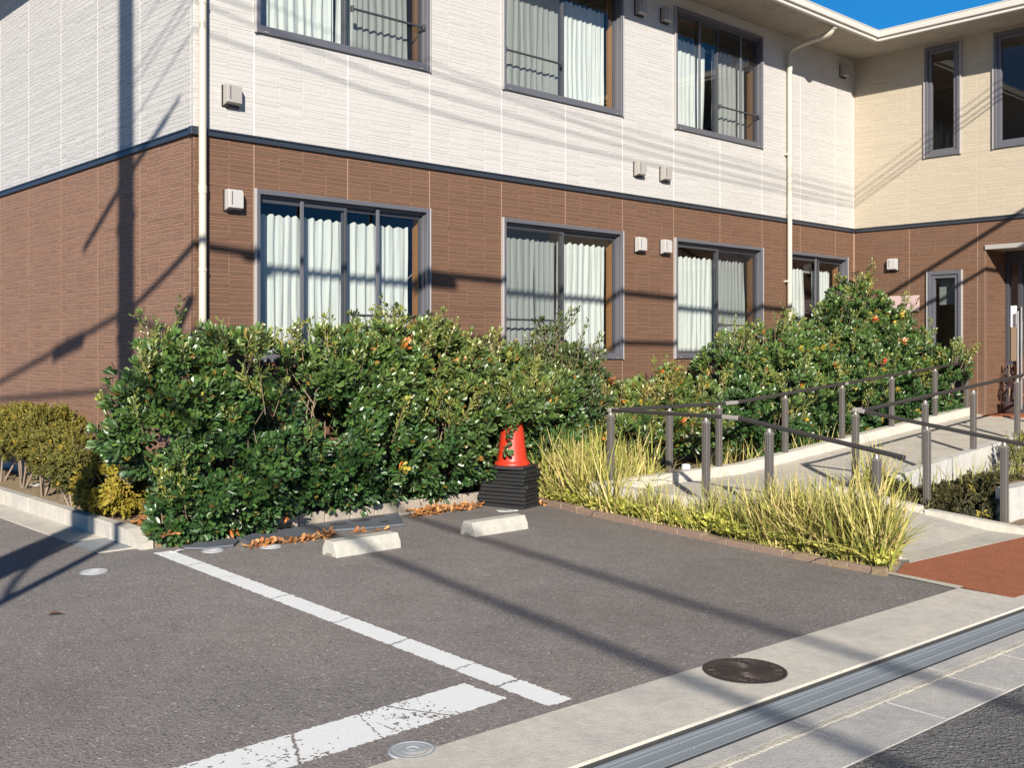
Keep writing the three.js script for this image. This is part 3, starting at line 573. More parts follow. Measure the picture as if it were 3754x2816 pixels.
{ // cast iron manhole cover in the apron
  const m = thing('manhole_cover', 'dark brown cast iron manhole cover in the concrete apron', 'manhole cover', null, [.056, .008, 5.803]);
  part('rim', clean(new THREE.LatheGeometry([[.192, -.01], [.192, .0035], [.206, .0035], [.208, -.01]].map(a => new THREE.Vector2(...a)), 64)), M.iron, m);
  part('lid', clean(new THREE.LatheGeometry([[0, .0025], [.1905, .0025], [.1905, -.01]].map(a => new THREE.Vector2(...a)), 64)), M.iron, m);
  const R = []; for (let k = 0; k < 7; k++) { const r0 = .045 + k * .02; for (let a = 0; a < 4; a++) { const t = new THREE.TorusGeometry(r0, .0032, 5, 18, 1.2 - k * .03); t.rotateZ(a * Math.PI / 2 + k * .2); t.rotateX(-Math.PI / 2); t.translate(0, .003, 0); R.push(clean(t)); } }
  for (let a = 0; a < 16; a++) { const g = rb(-.004, .004, .001, .006, .148, .182, .001, 1); g.rotateY(a * Math.PI / 8); R.push(g); }
  part('ridge', R, M.ironRidge, m, 'stuff'); part('keyhole', [bx(-.12, -.10, .0026, .004, -.006, .006), bx(.10, .12, .0026, .004, -.006, .006)], M.dark, m);
}
{ // grey rubber sheets lying at the foot of the hedge
  const f = (label, pts, y) => { const s = new THREE.Shape(pts.map(([x, z]) => new THREE.Vector2(x, -z))), g = new THREE.ExtrudeGeometry(s, { depth: .012, bevelEnabled: true, bevelSize: .006, bevelThickness: .004, bevelSegments: 2 }); g.rotateX(-Math.PI / 2); g.translate(0, y, 0);
    solo('rubber_sheet', metric(g), M.rubberGrey, label, 'rubber sheet', 'grey sheets at the hedge foot'); };
  f('grey blotched rubber sheet behind the left wheel stop', [[.66, 1.0], [1.05, 1.14], [1.42, 1.22], [1.60, .95], [1.86, .50], [1.5, .32], [1.1, .3]], .008);
  f('short grey sheet under the leaves nearest the top of the thin white line', [[-.53, .93], [-.42, 1.06], [-.20, 1.09], [-.06, .92], [-.05, .6], [-.45, .55]], .008);
  f('grey sheet between the other two sheets, edged with orange fallen leaves', [[-.04, 1.12], [.28, 1.20], [.64, 1.06], [.86, .72], [.8, .4], [.05, .5]], .006);
  solo('wet_stain', [[.98, .84, .07], [1.25, .80, .085], [1.48, .72, .07], [1.12, .62, .06], [1.36, 1.02, .035]].map(([x, z, r]) => { const g = new THREE.CircleGeometry(r, 28); g.rotateX(-Math.PI / 2); g.scale(1.25, 1, .8); g.translate(x, .0268, z); return clean(g); }), std(.045, .05, .06, .45), 'dark round stains on the blotched grey sheet', 'stain');
}
{ // low stone kerb under the hedge
  const k = thing('low_wall', 'low weathered stone edging under the hedge, left of the black plates', 'edging'); const r = rng(2);
  for (let i = 0; i < 12; i++) { const x = -.42 + i * .275; part('stone', metric(rb(x, x + .268, -.05, .115 + .012 * r(), .575, .665 + .01 * r(), .012, 2)), M.stoneGrey, k); }
  part('footing', metric(rb(-.4, 2.88, -.05, .022, .60, .705, .006, 1)), M.concretePale, k);
}
{ // brick edging of the grassy bed
  const k = thing('brick_edging', 'low tan brick edging along the grassy bed', 'edging'); const r = rng(12);
  const C = [[3.31, .93], [3.275, 1.137], [3.137, 1.681], [2.97, 2.60], [2.73, 4.15], [2.63, 5.20]].map(a => V(a[0] + .055, 0, a[1])), cv = new THREE.CatmullRomCurve3(C), n = 15, P = cv.getSpacedPoints(n);
  const gs = [0, 1, 2].map(i => { const g = metric(rb(-.05, .05, -.05, .050 + .006 * i, -.1395, .1395, .009, 2)); return g; });
  for (let i = 0; i < n; i++) { const a = P[i], b = P[i + 1], m = part('brick', gs[i % 3], M.brick, k); m.position.set((a.x + b.x) / 2 + .006 * (r() - .5), -.0 - .002 * i * .6, (a.z + b.z) / 2); m.rotation.set((r() - .5) * .02, Math.atan2(b.x - a.x, b.z - a.z) + (r() - .5) * .03, (r() - .5) * .03); m.scale.z = a.distanceTo(b) / .282; }
}
// stack of black plates with a traffic cone on it
{
  const r = rng(44), ORD = ['lowest', 'second', 'third', 'fourth', 'fifth', 'sixth', 'seventh', 'eighth', 'ninth', 'topmost'], n = 10, a0 = .30;
  for (let i = 0; i < n; i++) {
    const top = i === n - 1, t = thing('rubber_plate', i === 0 ? 'lowest and widest black rubber plate of the pile beside the hedge, on the asphalt' : top ? 'topmost black rubber plate of the pile, right under the red cone' : `${ORD[i]} black rubber plate from the bottom of the pile under the red cone`, 'rubber plate', 'pile of black rubber plates', [2.985 + .035 * (r() - .5), i * .0385, .95 + .035 * (r() - .5)], a0 + (r() - .5) * (i ? .13 : .18));
    const w = .152 + .016 * r() + (i === 0 ? .03 : 0), d = .25 + .03 * r() + (i === 0 ? .02 : 0);
    part('plate', metric(rb(-w, w, .001, .034, -d, d, .007, 2)), M.rubber, t); part('rib', [rb(-w + .02, w - .02, .033, .0375, -d + .03, -d + .05, .001, 1), rb(-w + .02, w - .02, .033, .0375, d - .05, d - .03, .001, 1)], M.rubber, t);
  }
  const c = thing('traffic_cone', 'red traffic cone on top of the pile of black plates, half hidden by leaves', 'traffic cone', null, [3.0, n * .0385 + .001, .97], .4);
  part('base', metric(rb(-.205, .205, 0, .035, -.205, .205, .012, 3)), std(.03, .024, .026, .6), c);
  part('body', clean(new THREE.LatheGeometry([[.182, .036], [.184, .05], [.170, .07], [.155, .085], [.136, .22], [.120, .36], [.105, .50], [.07, .585], [.05, .595], [0, .595]].map(a => new THREE.Vector2(...a)), 40)), M.cone, c);
}

M.concreteSlope = std(.54, .50, .43, .88, { map: conc.map, bumpMap: conc.bump, bumpScale: .002 });
// ================================================================ RAMP
const S1 = z => .2 * clamp((4.95 - z) / 1.5, 0, 1), S2 = x => .2 + .069 * clamp(x - 5.6, 0, 6.1);
{
  const R = thing('ramp', 'pale concrete wheelchair ramp with raised edges turning towards the entrance', 'ramp');
  part('lower_slope', [hex4(3.30, 5.02, 3.45, 4.95, .2, .2, .006, .006, -.1), slab([[3.30, 4.951], [5.02, 4.951], [5.02, 5.272], [3.18, 5.118], [3.30, 5.05]], -.1, .0062)], M.concreteSlope, R);
  part('landing', [bx(3.30, 5.60, -.1, .2, 1.98, 3.449)], M.concreteSlope, R);
  part('upper_slope', [hex4(5.601, XC, 1.98, 3.44, .2, S2(XC), S2(XC), .2, -.1)], M.concreteSlope, R);
  part('rear_kerb', [bx(3.20, 5.60, -.1, .31, 1.86, 1.979), hex4(5.601, XC - .02, 1.86, 1.979, .31, S2(XC) + .11, S2(XC) + .11, .31, -.1)], M.concrete, R);
  part('left_kerb', [bx(3.20, 3.299, -.1, .285, 1.981, 3.45), hex4(3.20, 3.299, 3.451, 5.0, .285, .285, .06, .06, -.1)], M.concrete, R);
  part('right_kerb', [hex4(5.021, 5.13, 3.46, 4.30, .25, .25, .145, .145, -.1), hex4(5.021, 5.13, 4.36, 5.272, .125, .125, .055, .055, -.1), hex4(5.03, 5.125, 4.301, 4.36, .115, .115, .09, .09, -.1)], M.concrete, R);
  part('front_kerb', [bx(5.131, 30, -.1, .055, 5.15, 5.272)], M.concrete, R);
  part('retaining_wall', [hex4(5.02, XC - .1, 3.441, 3.56, .205, S2(XC) + .06, S2(XC) + .06, .205, -.1)], M.plaster, R);
}
{ // low white wall with a tan top in the planter, and the planter earth
  const w = thing('low_wall', 'low white rendered wall holding tan earth at the right picture edge', 'wall');
  part('body', bx(5.46, 12, -.1, .335, 4.82, 4.95), M.plaster, w); part('earth_fill', grid(6.0, 12, 4.5, 4.818, 60, 8, (x, z) => .30 + .02 * PN.noise(x * 4, z * 5, 3)), M.tan, w);
  struct('planter_soil', grid(5.131, 12, 3.561, 5.149, 120, 30, (x, z) => .035 + .02 * PN.noise(x * 3, z * 3, 8) + .015 * PN.noise(x * 11, z * 11, 4)), M.soil);
}
M.sleeve = phy(.34, .315, .29, .42, { metalness: .25 });
// handrails
function handrail(label, posts, path, sleeves) {
  const h = thing('handrail', label, 'handrail');
  for (const [x, y, z, top] of posts) {
    const p = part('post', [rb(x - .03, x + .03, y, top - .055, z - .03, z + .03, .008, 2), rb(x - .034, x - .028, y + .02, top - .06, z - .006, z + .006, .001, 1), rb(x - .006, x + .006, y + .02, top - .06, z + .028, z + .034, .001, 1)], M.railPost, h);
    part('cap', [rb(x - .032, x + .032, top - .07, top - .045, z - .032, z + .032, .006, 2), cyl(V(x, top - .05, z), V(x, top - .012, z), .03, .02, 14)], M.railCap, p);
  }
  for (const seg of path) for (let i = 0; i + 1 < seg.length; i++) { const a = V(...seg[i]), b = V(...seg[i + 1]); const L = a.distanceTo(b), g = new RoundedBoxGeometry(.046, .036, L + .03, 3, .012), o = new THREE.Object3D(); o.position.copy(a).lerp(b, .5); o.lookAt(b); o.updateMatrix(); g.applyMatrix4(o.matrix); part('rail', clean(g), M.rail, h); }
  for (const [a, b, screw] of sleeves) { const A = V(...a), B = V(...b), g = new RoundedBoxGeometry(.051, .041, A.distanceTo(B), 3, .012), q = new THREE.Object3D(); q.position.copy(A).lerp(B, .5); q.lookAt(B); q.updateMatrix(); g.applyMatrix4(q.matrix); part('sleeve', clean(g), M.sleeve, h); }
}
{
  const y = x => S2(x) + .8, z = 1.93, L = 3.40;
  handrail('dark handrail on grey posts along the hedge side and left side of the ramp',
    [[3.43, .1, z, 1.0], [4.35, .27, z, y(4.35)], [5.22, .27, z, y(5.22)], ...[6.54, 7.85, 9.16, 10.45, 11.5].map(x => [x, S2(x) + .06, z, y(x)]), [L, .1, 3.10, .995], [L, .03, 3.76, .935], [L, -.05, 4.74, .785]],
    [[[3.43, 1.0, z], [4.35, 1.0, z], [5.5, 1.0, z], [11.55, y(11.55), z]], [[3.43, 1.0, z], [L, 1.0, 3.10], [L, 1.0, 3.42], [L, .765, 4.96]]],
    [[[3.43 - .03, 1.0, z], [3.53, 1.0, z]], [[5.32, 1.0, z], [5.56, 1.004, z]], [[L, 1.0, 3.28], [L, .995, 3.46]], [[9.6, y(9.6), z], [9.68, y(9.68), z]], [[7.9, y(7.9), z], [7.98, y(7.98), z]]]);
  const z2 = 3.5, X2 = 5.33, yr = zz => .19 + .8 - .145 * (zz - 3.5);
  handrail('dark handrail on grey posts along the planter side of the ramp',
    [[X2, .03, z2, .995], [6.84, S2(6.84) - .05, z2, 1.05], [8.07, S2(8.07) - .05, z2, 1.13], [9.36, S2(9.36) - .05, z2, 1.235], [10.6, S2(10.6) - .05, z2, 1.33], [X2, .02, 4.235, yr(4.235)], [X2, .02, 4.95, yr(4.95)]],
    [[[X2, .995, z2], [5.62, .995, z2], [11.3, S2(11.3) + .8, z2]], [[X2, .995, z2], [X2, yr(5.35), 5.35]]],
    [[[X2 - .03, .995, z2], [X2 + .1, .995, z2]], [[X2, .994, z2 + .01], [X2, .978, z2 + .11]], [[7.05, 1.065, z2], [7.12, 1.07, z2]], [[9.5, 1.244, z2], [9.57, 1.249, z2]]]);
}
// ================================================================ STREET POLE AND CABLES (behind and beside the camera: they throw the shadows)
{
  const P = V(-5.85, 0, 5.13), p = thing('utility_pole', 'concrete utility pole left of the lot that throws the broad shadow on the end wall', 'utility pole', null, [P.x, 0, P.z]);
  part('shaft', cyl(V(0, -.2, 0), V(0, 12.5, 0), .165, .105, 24), M.pole, p);
  part('crossarm', [rb(-.9, .9, 11.0, 11.1, -.05, .05, .01), rb(-.9, .9, 11.7, 11.8, -.05, .05, .01)], M.galv, p);
  const arm = (a, b, r) => cyl(V(...a), V(...b), r, r, 8);
  part('bracket', [arm([-.75, 6.91, -.26], [.0, 7.07, .0], .045), arm([0, 7.07, 0], [.58, 7.16, .28], .04), arm([.58, 7.16, .28], [.74, 7.2, .36], .025), arm([-.1, 5.5, 0], [.35, 5.5, 0], .03)], M.galv, p);
  part('strap', [4.88, 5.69, 5.5, 6.6].map(y => cyl(V(0, y, 0), V(0, y + .05, 0), .16, .16, 20)), M.galv, p);
  part('riser_pipe', [cyl(V(.1, 0, .17), V(.1, 5.2, .17), .035)], M.pipe, p);
  // thin sign post next to it
  const q = thing('sign_post', 'thin steel post standing beside the utility pole', 'post', null, [-5.72, 0, 5.78]);
  part('post', cyl(V(0, -.1, 0), V(0, 3.35, 0), .042), M.galv, q); part('stay', [tube([V(0, .5, 0), V(-.12, 1.4, -.28), V(-.16, 2.2, -.3), V(-.2, 2.9, -.42)], .03, 24, 6), tube([V(0, 2.3, 0), V(-.1, 2.55, -.2), V(-.2, 3.0, -.44)], .025, 20, 6)], M.galv, q); part('cap', cyl(V(0, 3.34, 0), V(0, 3.37, 0), .05), M.galv, q);
  const sag = (a, b, s, n = 10) => Array.from({ length: n + 1 }, (_, i) => { const t = i / n; return a.clone().lerp(b, t).add(V(0, -4 * s * t * (1 - t), 0)); });
  const cable = (label, a, b, r, s = .0) => solo('overhead_cable', tube(sag(a, b, s), r, 60, 6), M.wire, label, 'cable');
  solo('overhead_cable', tube([V(-5.85, 5.72, 5.13), V(-5.2, 5.58, 5.14), V(-4.5, 5.475, 5.16), V(-2, 5.40, 5.24), V(1, 5.36, 5.33), V(5, 5.30, 5.45), V(9.4, 5.28, 5.58), V(24, 5.4, 6.0)], .036, 120, 6), M.wire, 'thick bundled cable crossing the lot from the pole, upper of two', 'cable');
  cable('thick bundled cable crossing the lot from the pole, lower of two', V(-5.85, 4.70, 5.13), V(24, 4.74, 5.9), .034);
  cable('bundled cable running from the pole along the side lane', V(-5.85, 5.74, 5.13), V(-14.4, 5.6, -12.8), .038);
  cable('cable from the pole across the street, lower of two', V(-5.95, 4.88, 5.13), V(-12.2, 4.95, 35), .034);
  cable('cable from the pole across the street, upper of two', V(-5.85, 5.69, 5.13), V(-12.1, 5.7, 35), .034);
  cable('cable leaving the pole beyond the lane', V(-5.85, 4.96, 5.13), V(-7.8, 5.0, -13), .03);
  const closure = (label, c, d, r, L) => { const g = tube([c.clone().addScaledVector(d, -L / 2), c, c.clone().addScaledVector(d, L / 2)], r, 6, 14), e = thing('cable_closure', label, 'cable closure', 'closures on the overhead cables'); part('body', [g, cyl(c.clone().addScaledVector(d, -L / 2 - .02), c.clone().addScaledVector(d, -L / 2), r * .6, r), cyl(c.clone().addScaledVector(d, L / 2), c.clone().addScaledVector(d, L / 2 + .02), r, r * .6)], M.rubber, e); part('hanger', [cyl(c.clone().add(V(0, r * .8, 0)), c.clone().add(V(0, r + .05, 0)), .012)], M.galv, e); };
  closure('black closure hanging on the cable above the first parking bay', V(-1.88, 5.325, 5.24), V(1, -.01, .033).normalize(), .075, .5);
  closure('black closure on the cable close to the pole', V(-3.98, 5.42, 5.18), V(1, -.03, .033).normalize(), .055, .2);
  closure('long closure on the side lane cable', V(-6.33, 5.70, 4.12), V(-.43, 0, -.9), .085, .62);
  closure('slanted closure on the lower cable near the pole', V(-4.75, 4.9, 5.1), V(.8, .55, .1).normalize(), .06, .4);
  // bare wires from the pole along the street: drawn through the points that throw the faint lines on the white siding
  const ORD = ['lowest', 'second', 'third', 'highest'];
  [[5.10, .009, [[-1.33, 4.62], [.87, 4.37], [2.2, 4.21], [3.8, 4.10], [9, 3.99], [11.65, 3.96], [24, 4.1]]],
   [5.22, .008, [[-1.23, 4.95], [1.75, 4.46], [3.8, 4.30], [6.8, 4.15], [11.65, 4.04], [24, 4.2]]],
   [5.30, .009, [[-1.15, 5.05], [0, 4.85], [3.86, 4.48], [6.1, 4.30], [9, 4.21], [11.65, 4.14], [24, 4.3]]],
   [5.40, .006, [[-1.07, 5.4], [3.2, 4.62], [6.5, 4.40], [11.65, 4.26], [24, 4.4]]]].forEach(([z, r, P], n) => solo('overhead_wire', tube(P.map(([x, y]) => V(x - .886 * z, y + .57 * z, z)), r, 160, 6), M.wire, ORD[n] + ' of the bare wires running from the pole along the street', 'wire'));
}
// ================================================================ PLANTS
function leafGeo(L, W, { fold = .25, droop = .2, tip = .72, segs = 3, tint = 1 } = {}) {   // one obovate leaf along +y, lying towards +z
  const pos = [], rows = [], T = segs < 3 ? [0, .55, 1] : [0, .34, .68, .92, 1], Wd = segs < 3 ? [.2, 1, .2] : [.10, .62, 1, .80, .28];
  for (let i = 0; i < T.length; i++) { const t = T[i]; rows.push([t * L * (1 - .05 * t), W / 2 * Wd[i], -droop * L * t * t]); }
  segs = T.length - 1;
  const tri = (a, b, c) => pos.push(...a, ...b, ...c);
  for (let i = 0; i < segs; i++) { const [y0, w0, z0] = rows[i], [y1, w1, z1] = rows[i + 1]; const m0 = [0, y0, z0], m1 = [0, y1, z1], l0 = [-w0, y0, z0 + fold * w0], l1 = [-w1, y1, z1 + fold * w1], r0 = [w0, y0, z0 + fold * w0], r1 = [w1, y1, z1 + fold * w1];
    tri(l0, m1, m0); tri(l0, l1, m1); tri(m0, r1, r0); tri(m0, m1, r1); }
  const g = new THREE.BufferGeometry(); g.setAttribute('position', new THREE.BufferAttribute(new Float32Array(pos), 3)); return g;
}
function paintGeo(g, r, gg, b) { const n = g.attributes.position.count, a = new Float32Array(n * 3); for (let i = 0; i < n; i++) { a[3 * i] = r; a[3 * i + 1] = gg; a[3 * i + 2] = b; } g.setAttribute('color', new THREE.BufferAttribute(a, 3)); return g; }
const smooth = g => { g.computeVertexNormals(); return g; };
function rosette(seed, n, L, W, open, o = {}) {                         // whorl of leaves round a shoot tip pointing +y
  const r = rng(seed), gs = [];
  for (let i = 0; i < n; i++) {
    const l = L * (.7 + .5 * r()), g = leafGeo(l, W * (.8 + .4 * r()), { fold: .15 + .3 * r(), droop: .05 + .3 * r(), ...o }), a = i * 2.4 + r() * .5, p = open * (.35 + .75 * (i / n)) + (r() - .5) * .3;
    g.rotateX(p); g.translate(0, .004 + .028 * (1 - i / n), .006); g.rotateY(a);
    const k = .75 + .55 * r(), y = r(), c = y < .004 ? [3.6, 1.1, .8] : y < .02 ? [2.8, 2.0, 1.1] : y < .15 ? [1.7, 1.45, 1.1] : [.95 + .2 * r(), 1, .9 + .3 * r()]; paintGeo(g, k * c[0], k * c[1], k * c[2]); gs.push(g);
  }
  return smooth(mergeGeometries(gs));
}
const ROS = [0, 1, 2, 3, 4, 5, 6].map(i => rosette(100 + i, 7 + i % 4, .076, .031, 1.2));
const SPRIG = [0, 1].map(i => { const gs = [], r = rng(300 + i); for (let k = 0; k < 9; k++) { const g = leafGeo(.058 * (.8 + .5 * r()), .026, { fold: .3, droop: .15 }); g.rotateX(.55 + .5 * r()); g.rotateY(k * 2.4); g.translate(0, k * .02, 0); const q = .8 + .4 * r(); paintGeo(g, q * 1.1, q, q * .9); gs.push(g); } return smooth(mergeGeometries(gs)); });
const SMALL = [0, 1, 2].map(i => { const gs = [], r = rng(500 + i); for (let k = 0; k < 13; k++) { const g = leafGeo(.024 * (.7 + .6 * r()), .014, { segs: 2, fold: .3, droop: .2 }); g.rotateX(.5 + 1.1 * r()); g.rotateY(k * 2.4 + r()); g.translate((r() - .5) * .02, k * .0045, (r() - .5) * .02); const q = .75 + .5 * r(); paintGeo(g, q, q * (.92 + .12 * r()), q * .9); gs.push(g); } return smooth(mergeGeometries(gs)); });
const UP = V(0, 1, 0), DUM = new THREE.Object3D();
function placed(p, d, roll, s) { DUM.position.copy(p); DUM.quaternion.setFromUnitVectors(UP, d); DUM.rotateY(roll); DUM.scale.setScalar(s); DUM.updateMatrix(); return DUM.matrix.clone(); }
const mixc = (a, b, t) => RGB(lerp(a[0], b[0], t), lerp(a[1], b[1], t), lerp(a[2], b[2], t));
// blobs: [cx, cy, cz, rx, ry, rz]
function field(blobs, p) { let m = 9; for (const b of blobs) { const dx = (p.x - b[0]) / b[3], dy = (p.y - b[1]) / b[4], dz = (p.z - b[2]) / b[5]; m = Math.min(m, Math.sqrt(dx * dx + dy * dy + dz * dz)); } return m; }
function bush(name, label, cat, grp, blobs, o) {
  const r = rng(o.seed), c = blobs.reduce((a, b) => a.add(V(b[0], 0, b[2])), V(0, 0, 0)).multiplyScalar(1 / blobs.length), t = thing(name, label, cat, grp, [c.x, 0, c.z]);
  const lists = [...o.geos, ...(o.shootGeo || [])].map(() => []), area = blobs.map(b => b[3] * b[4] + b[4] * b[5] + b[3] * b[5]), A = area.reduce((x, y) => x + y), stems = [];
  const ok = p => p.y > (o.floor ?? .1) && (o.keep ? o.keep(p) : true);
  for (let tries = 0, n = 0; n < o.count && tries < o.count * 30; tries++) {
    let k = 0, q = r() * A; while (q > area[k]) q -= area[k++]; const b = blobs[k];
    const u = 2 * r() - 1, th = r() * 2 * Math.PI, s = Math.sqrt(1 - u * u), d = V(s * Math.cos(th), u, s * Math.sin(th)), lump = 1 + .26 * PN.noise(d.x * 3.4 + b[0] * 3, d.y * 3.4 + b[1], d.z * 3.4 + o.seed) + .13 * PN.noise(d.x * 6 + b[0] * 3, d.y * 6 + b[1], d.z * 6 + o.seed), rad = lump * (1 - .42 * Math.pow(r(), 1.7));
    const p = V(b[0] + d.x * b[3] * rad, b[1] + d.y * b[4] * rad, b[2] + d.z * b[5] * rad); if (!ok(p)) continue;
    if (field(blobs, p) < .55) continue;
    // hollows between the clumps, so that light and dark masses form
    const hol = PN.noise(p.x * 3.1, p.y * 3.1, p.z * 3.1 + o.seed); if (hol < -.06 && r() < .93) continue;
    const out = V(d.x / b[3], d.y / b[4], d.z / b[5]).normalize().add(V((r() - .5) * 1.1, .55 + (r() - .5) * .8, (r() - .5) * 1.1)).normalize();
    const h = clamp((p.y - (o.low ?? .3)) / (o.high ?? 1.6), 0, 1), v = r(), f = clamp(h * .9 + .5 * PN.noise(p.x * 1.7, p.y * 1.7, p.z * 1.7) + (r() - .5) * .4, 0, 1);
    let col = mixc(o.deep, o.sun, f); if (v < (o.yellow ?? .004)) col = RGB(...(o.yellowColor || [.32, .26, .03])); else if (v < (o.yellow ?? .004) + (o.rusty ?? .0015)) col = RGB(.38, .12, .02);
    const gi = Math.floor(r() * o.geos.length); lists[gi].push([placed(p.sub(c), out, r() * 6.3, (o.size ?? 1) * (.75 + .5 * r())), col]); n++;
  }
  // shoots standing proud of the outline
  for (let i = 0; i < (o.shoots ?? 0); i++) {
    const b = blobs[Math.floor(r() * blobs.length)], th = r() * 6.28, e = .2 + .9 * r(), d = V(Math.cos(th) * Math.cos(e), Math.sin(e), Math.sin(th) * Math.cos(e) * .8 + .15), p = V(b[0] + d.x * b[3] * .92, b[1] + d.y * b[4] * .92, b[2] + d.z * b[5] * .92);
    if (!ok(p) || field(blobs, p) < .8) continue; const L = (o.shootLen ?? .22) * (.5 + r()), dir = V(d.x * .6 + (r() - .5) * .5, .9 + .3 * r(), d.z * .6 + (r() - .5) * .4).normalize(), q = p.clone().addScaledVector(dir, L); if (o.keep && !o.keep(q)) continue;
    stems.push(cyl(p.clone().addScaledVector(dir, -.14).sub(c), q.clone().sub(c), .0045, .0025, 5));
    const m = Math.max(2, Math.round(L / .06)); for (let k = 0; k <= m; k++) { const w = p.clone().lerp(q, k / m), dd = k === m ? dir.clone() : dir.clone().add(V((r() - .5) * 2, .2, (r() - .5) * 2)).normalize(); const gi = o.geos.length + Math.floor(r() * (o.shootGeo?.length || 0)); const tipk = k === m && r() < .75; lists[tipk ? Math.floor(r() * o.geos.length) : o.shootGeo ? gi : 0].push([placed(w.sub(c), dd, r() * 6, tipk ? .6 + .3 * r() : .62 + .3 * r()), mixc(o.sun, o.tip || o.sun, r())]); }
  }
  for (let i = 0; i < (o.twigs ?? 14); i++) {
    const b = blobs[i % blobs.length], f = o.foot ? o.foot[i % o.foot.length] : [b[0] + (r() - .5) * .3, Math.min(b[2] + (r() - .5) * .2, o.footZ ?? 99)], a = V(f[0], .02, f[1]), e = V(b[0] + (r() - .5) * 1.3 * b[3], b[1] + (.1 + .7 * r()) * b[4], b[2] + (r() - .5) * 1.3 * b[5]); if (o.keep && !o.keep(e)) continue;
    const m = a.clone().lerp(e, .45).add(V((r() - .5) * .15, .05, (r() - .5) * .15)), w = (o.stemR ?? .012); stems.push(cyl(a.clone().sub(c), m.clone().sub(c), w, w * .75, 6), cyl(m.clone().sub(c), e.clone().sub(c), w * .75, w * .3, 6));
    for (let k = 0; k < (o.fork ?? 2); k++) { const s = m.clone().lerp(e, .2 + .6 * r()), q = s.clone().add(V((r() - .5) * .5, .15 + .25 * r(), (r() - .5) * .5).multiplyScalar(o.forkLen ?? 1)); if (o.keep && !o.keep(q)) continue; stems.push(cyl(s.sub(c), q.sub(c), w * .5, w * .2, 5)); }
  }
  [...o.geos, ...(o.shootGeo || [])].forEach((g, i) => lists[i].length && instances('foliage', g, o.mat || leafMat, lists[i], t, 'stuff'));
  if (stems.length) part('stem', stems, o.stemMat || M.bark, t);
  return t;
}
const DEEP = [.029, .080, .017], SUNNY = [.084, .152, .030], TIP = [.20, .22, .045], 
  segD = (p, ax, ay, bx_, by) => { const t = clamp(((p.x - ax) * (bx_ - ax) + (p.y - ay) * (by - ay)) / ((bx_ - ax) ** 2 + (by - ay) ** 2), 0, 1); return Math.hypot(p.x - ax - t * (bx_ - ax), p.y - ay - t * (by - ay)); },
  wallKeep = p => p.z > .05 && !(p.x < .02 && p.z < .35 && p.x > -.02) && p.z < (p.x > .45 ? .54 : .72) + p.y * .95 && !(p.z > .10 && segD(p, .36, 1.44, .92, .86) < .19 + .07 * PN.noise(p.x * 6, p.y * 6, 2));
const HG = 'broad leaved evergreen bushes along the front wall', base = { footZ: .5, geos: ROS, shootGeo: SPRIG, deep: DEEP, sun: SUNNY, tip: TIP, keep: wallKeep };
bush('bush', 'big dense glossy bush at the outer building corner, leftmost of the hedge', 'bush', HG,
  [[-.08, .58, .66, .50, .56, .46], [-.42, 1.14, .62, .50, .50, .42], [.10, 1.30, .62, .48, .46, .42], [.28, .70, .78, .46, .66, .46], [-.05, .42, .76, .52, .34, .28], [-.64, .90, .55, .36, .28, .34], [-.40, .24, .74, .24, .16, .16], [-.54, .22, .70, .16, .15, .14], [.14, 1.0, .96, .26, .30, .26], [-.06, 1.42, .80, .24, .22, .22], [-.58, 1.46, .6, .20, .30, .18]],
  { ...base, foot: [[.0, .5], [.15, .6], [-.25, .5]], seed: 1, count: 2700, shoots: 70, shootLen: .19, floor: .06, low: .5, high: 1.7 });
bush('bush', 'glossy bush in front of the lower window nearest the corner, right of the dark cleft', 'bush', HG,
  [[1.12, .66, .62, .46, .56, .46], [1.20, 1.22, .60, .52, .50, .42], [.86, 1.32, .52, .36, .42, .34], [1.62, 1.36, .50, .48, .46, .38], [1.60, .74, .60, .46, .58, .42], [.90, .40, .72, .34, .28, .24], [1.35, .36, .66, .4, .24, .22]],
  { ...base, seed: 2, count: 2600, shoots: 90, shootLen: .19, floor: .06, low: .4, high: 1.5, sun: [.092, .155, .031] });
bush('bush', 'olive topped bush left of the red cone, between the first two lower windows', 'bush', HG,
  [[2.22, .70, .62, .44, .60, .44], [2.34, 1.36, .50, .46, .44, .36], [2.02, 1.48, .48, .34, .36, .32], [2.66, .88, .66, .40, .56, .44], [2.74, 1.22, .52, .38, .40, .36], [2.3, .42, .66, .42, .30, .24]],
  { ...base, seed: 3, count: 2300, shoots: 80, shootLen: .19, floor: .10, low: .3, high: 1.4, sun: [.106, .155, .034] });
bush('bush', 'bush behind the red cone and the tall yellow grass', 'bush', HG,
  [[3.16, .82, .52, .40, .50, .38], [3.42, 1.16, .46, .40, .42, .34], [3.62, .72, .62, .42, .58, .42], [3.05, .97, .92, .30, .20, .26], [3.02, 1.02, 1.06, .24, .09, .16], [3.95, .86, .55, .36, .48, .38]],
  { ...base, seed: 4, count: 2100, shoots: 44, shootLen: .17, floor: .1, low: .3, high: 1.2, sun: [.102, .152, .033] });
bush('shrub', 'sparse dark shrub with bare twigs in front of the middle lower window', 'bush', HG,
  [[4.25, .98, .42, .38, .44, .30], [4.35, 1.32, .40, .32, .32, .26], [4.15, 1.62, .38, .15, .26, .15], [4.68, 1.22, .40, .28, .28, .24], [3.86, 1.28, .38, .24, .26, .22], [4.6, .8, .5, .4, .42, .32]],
  { ...base, seed: 5, count: 1500, shoots: 60, shootLen: .22, floor: .1, deep: [.026, .062, .018], sun: [.064, .102, .028], tip: [.10, .13, .036], size: .9, twigs: 36, fork: 3 });
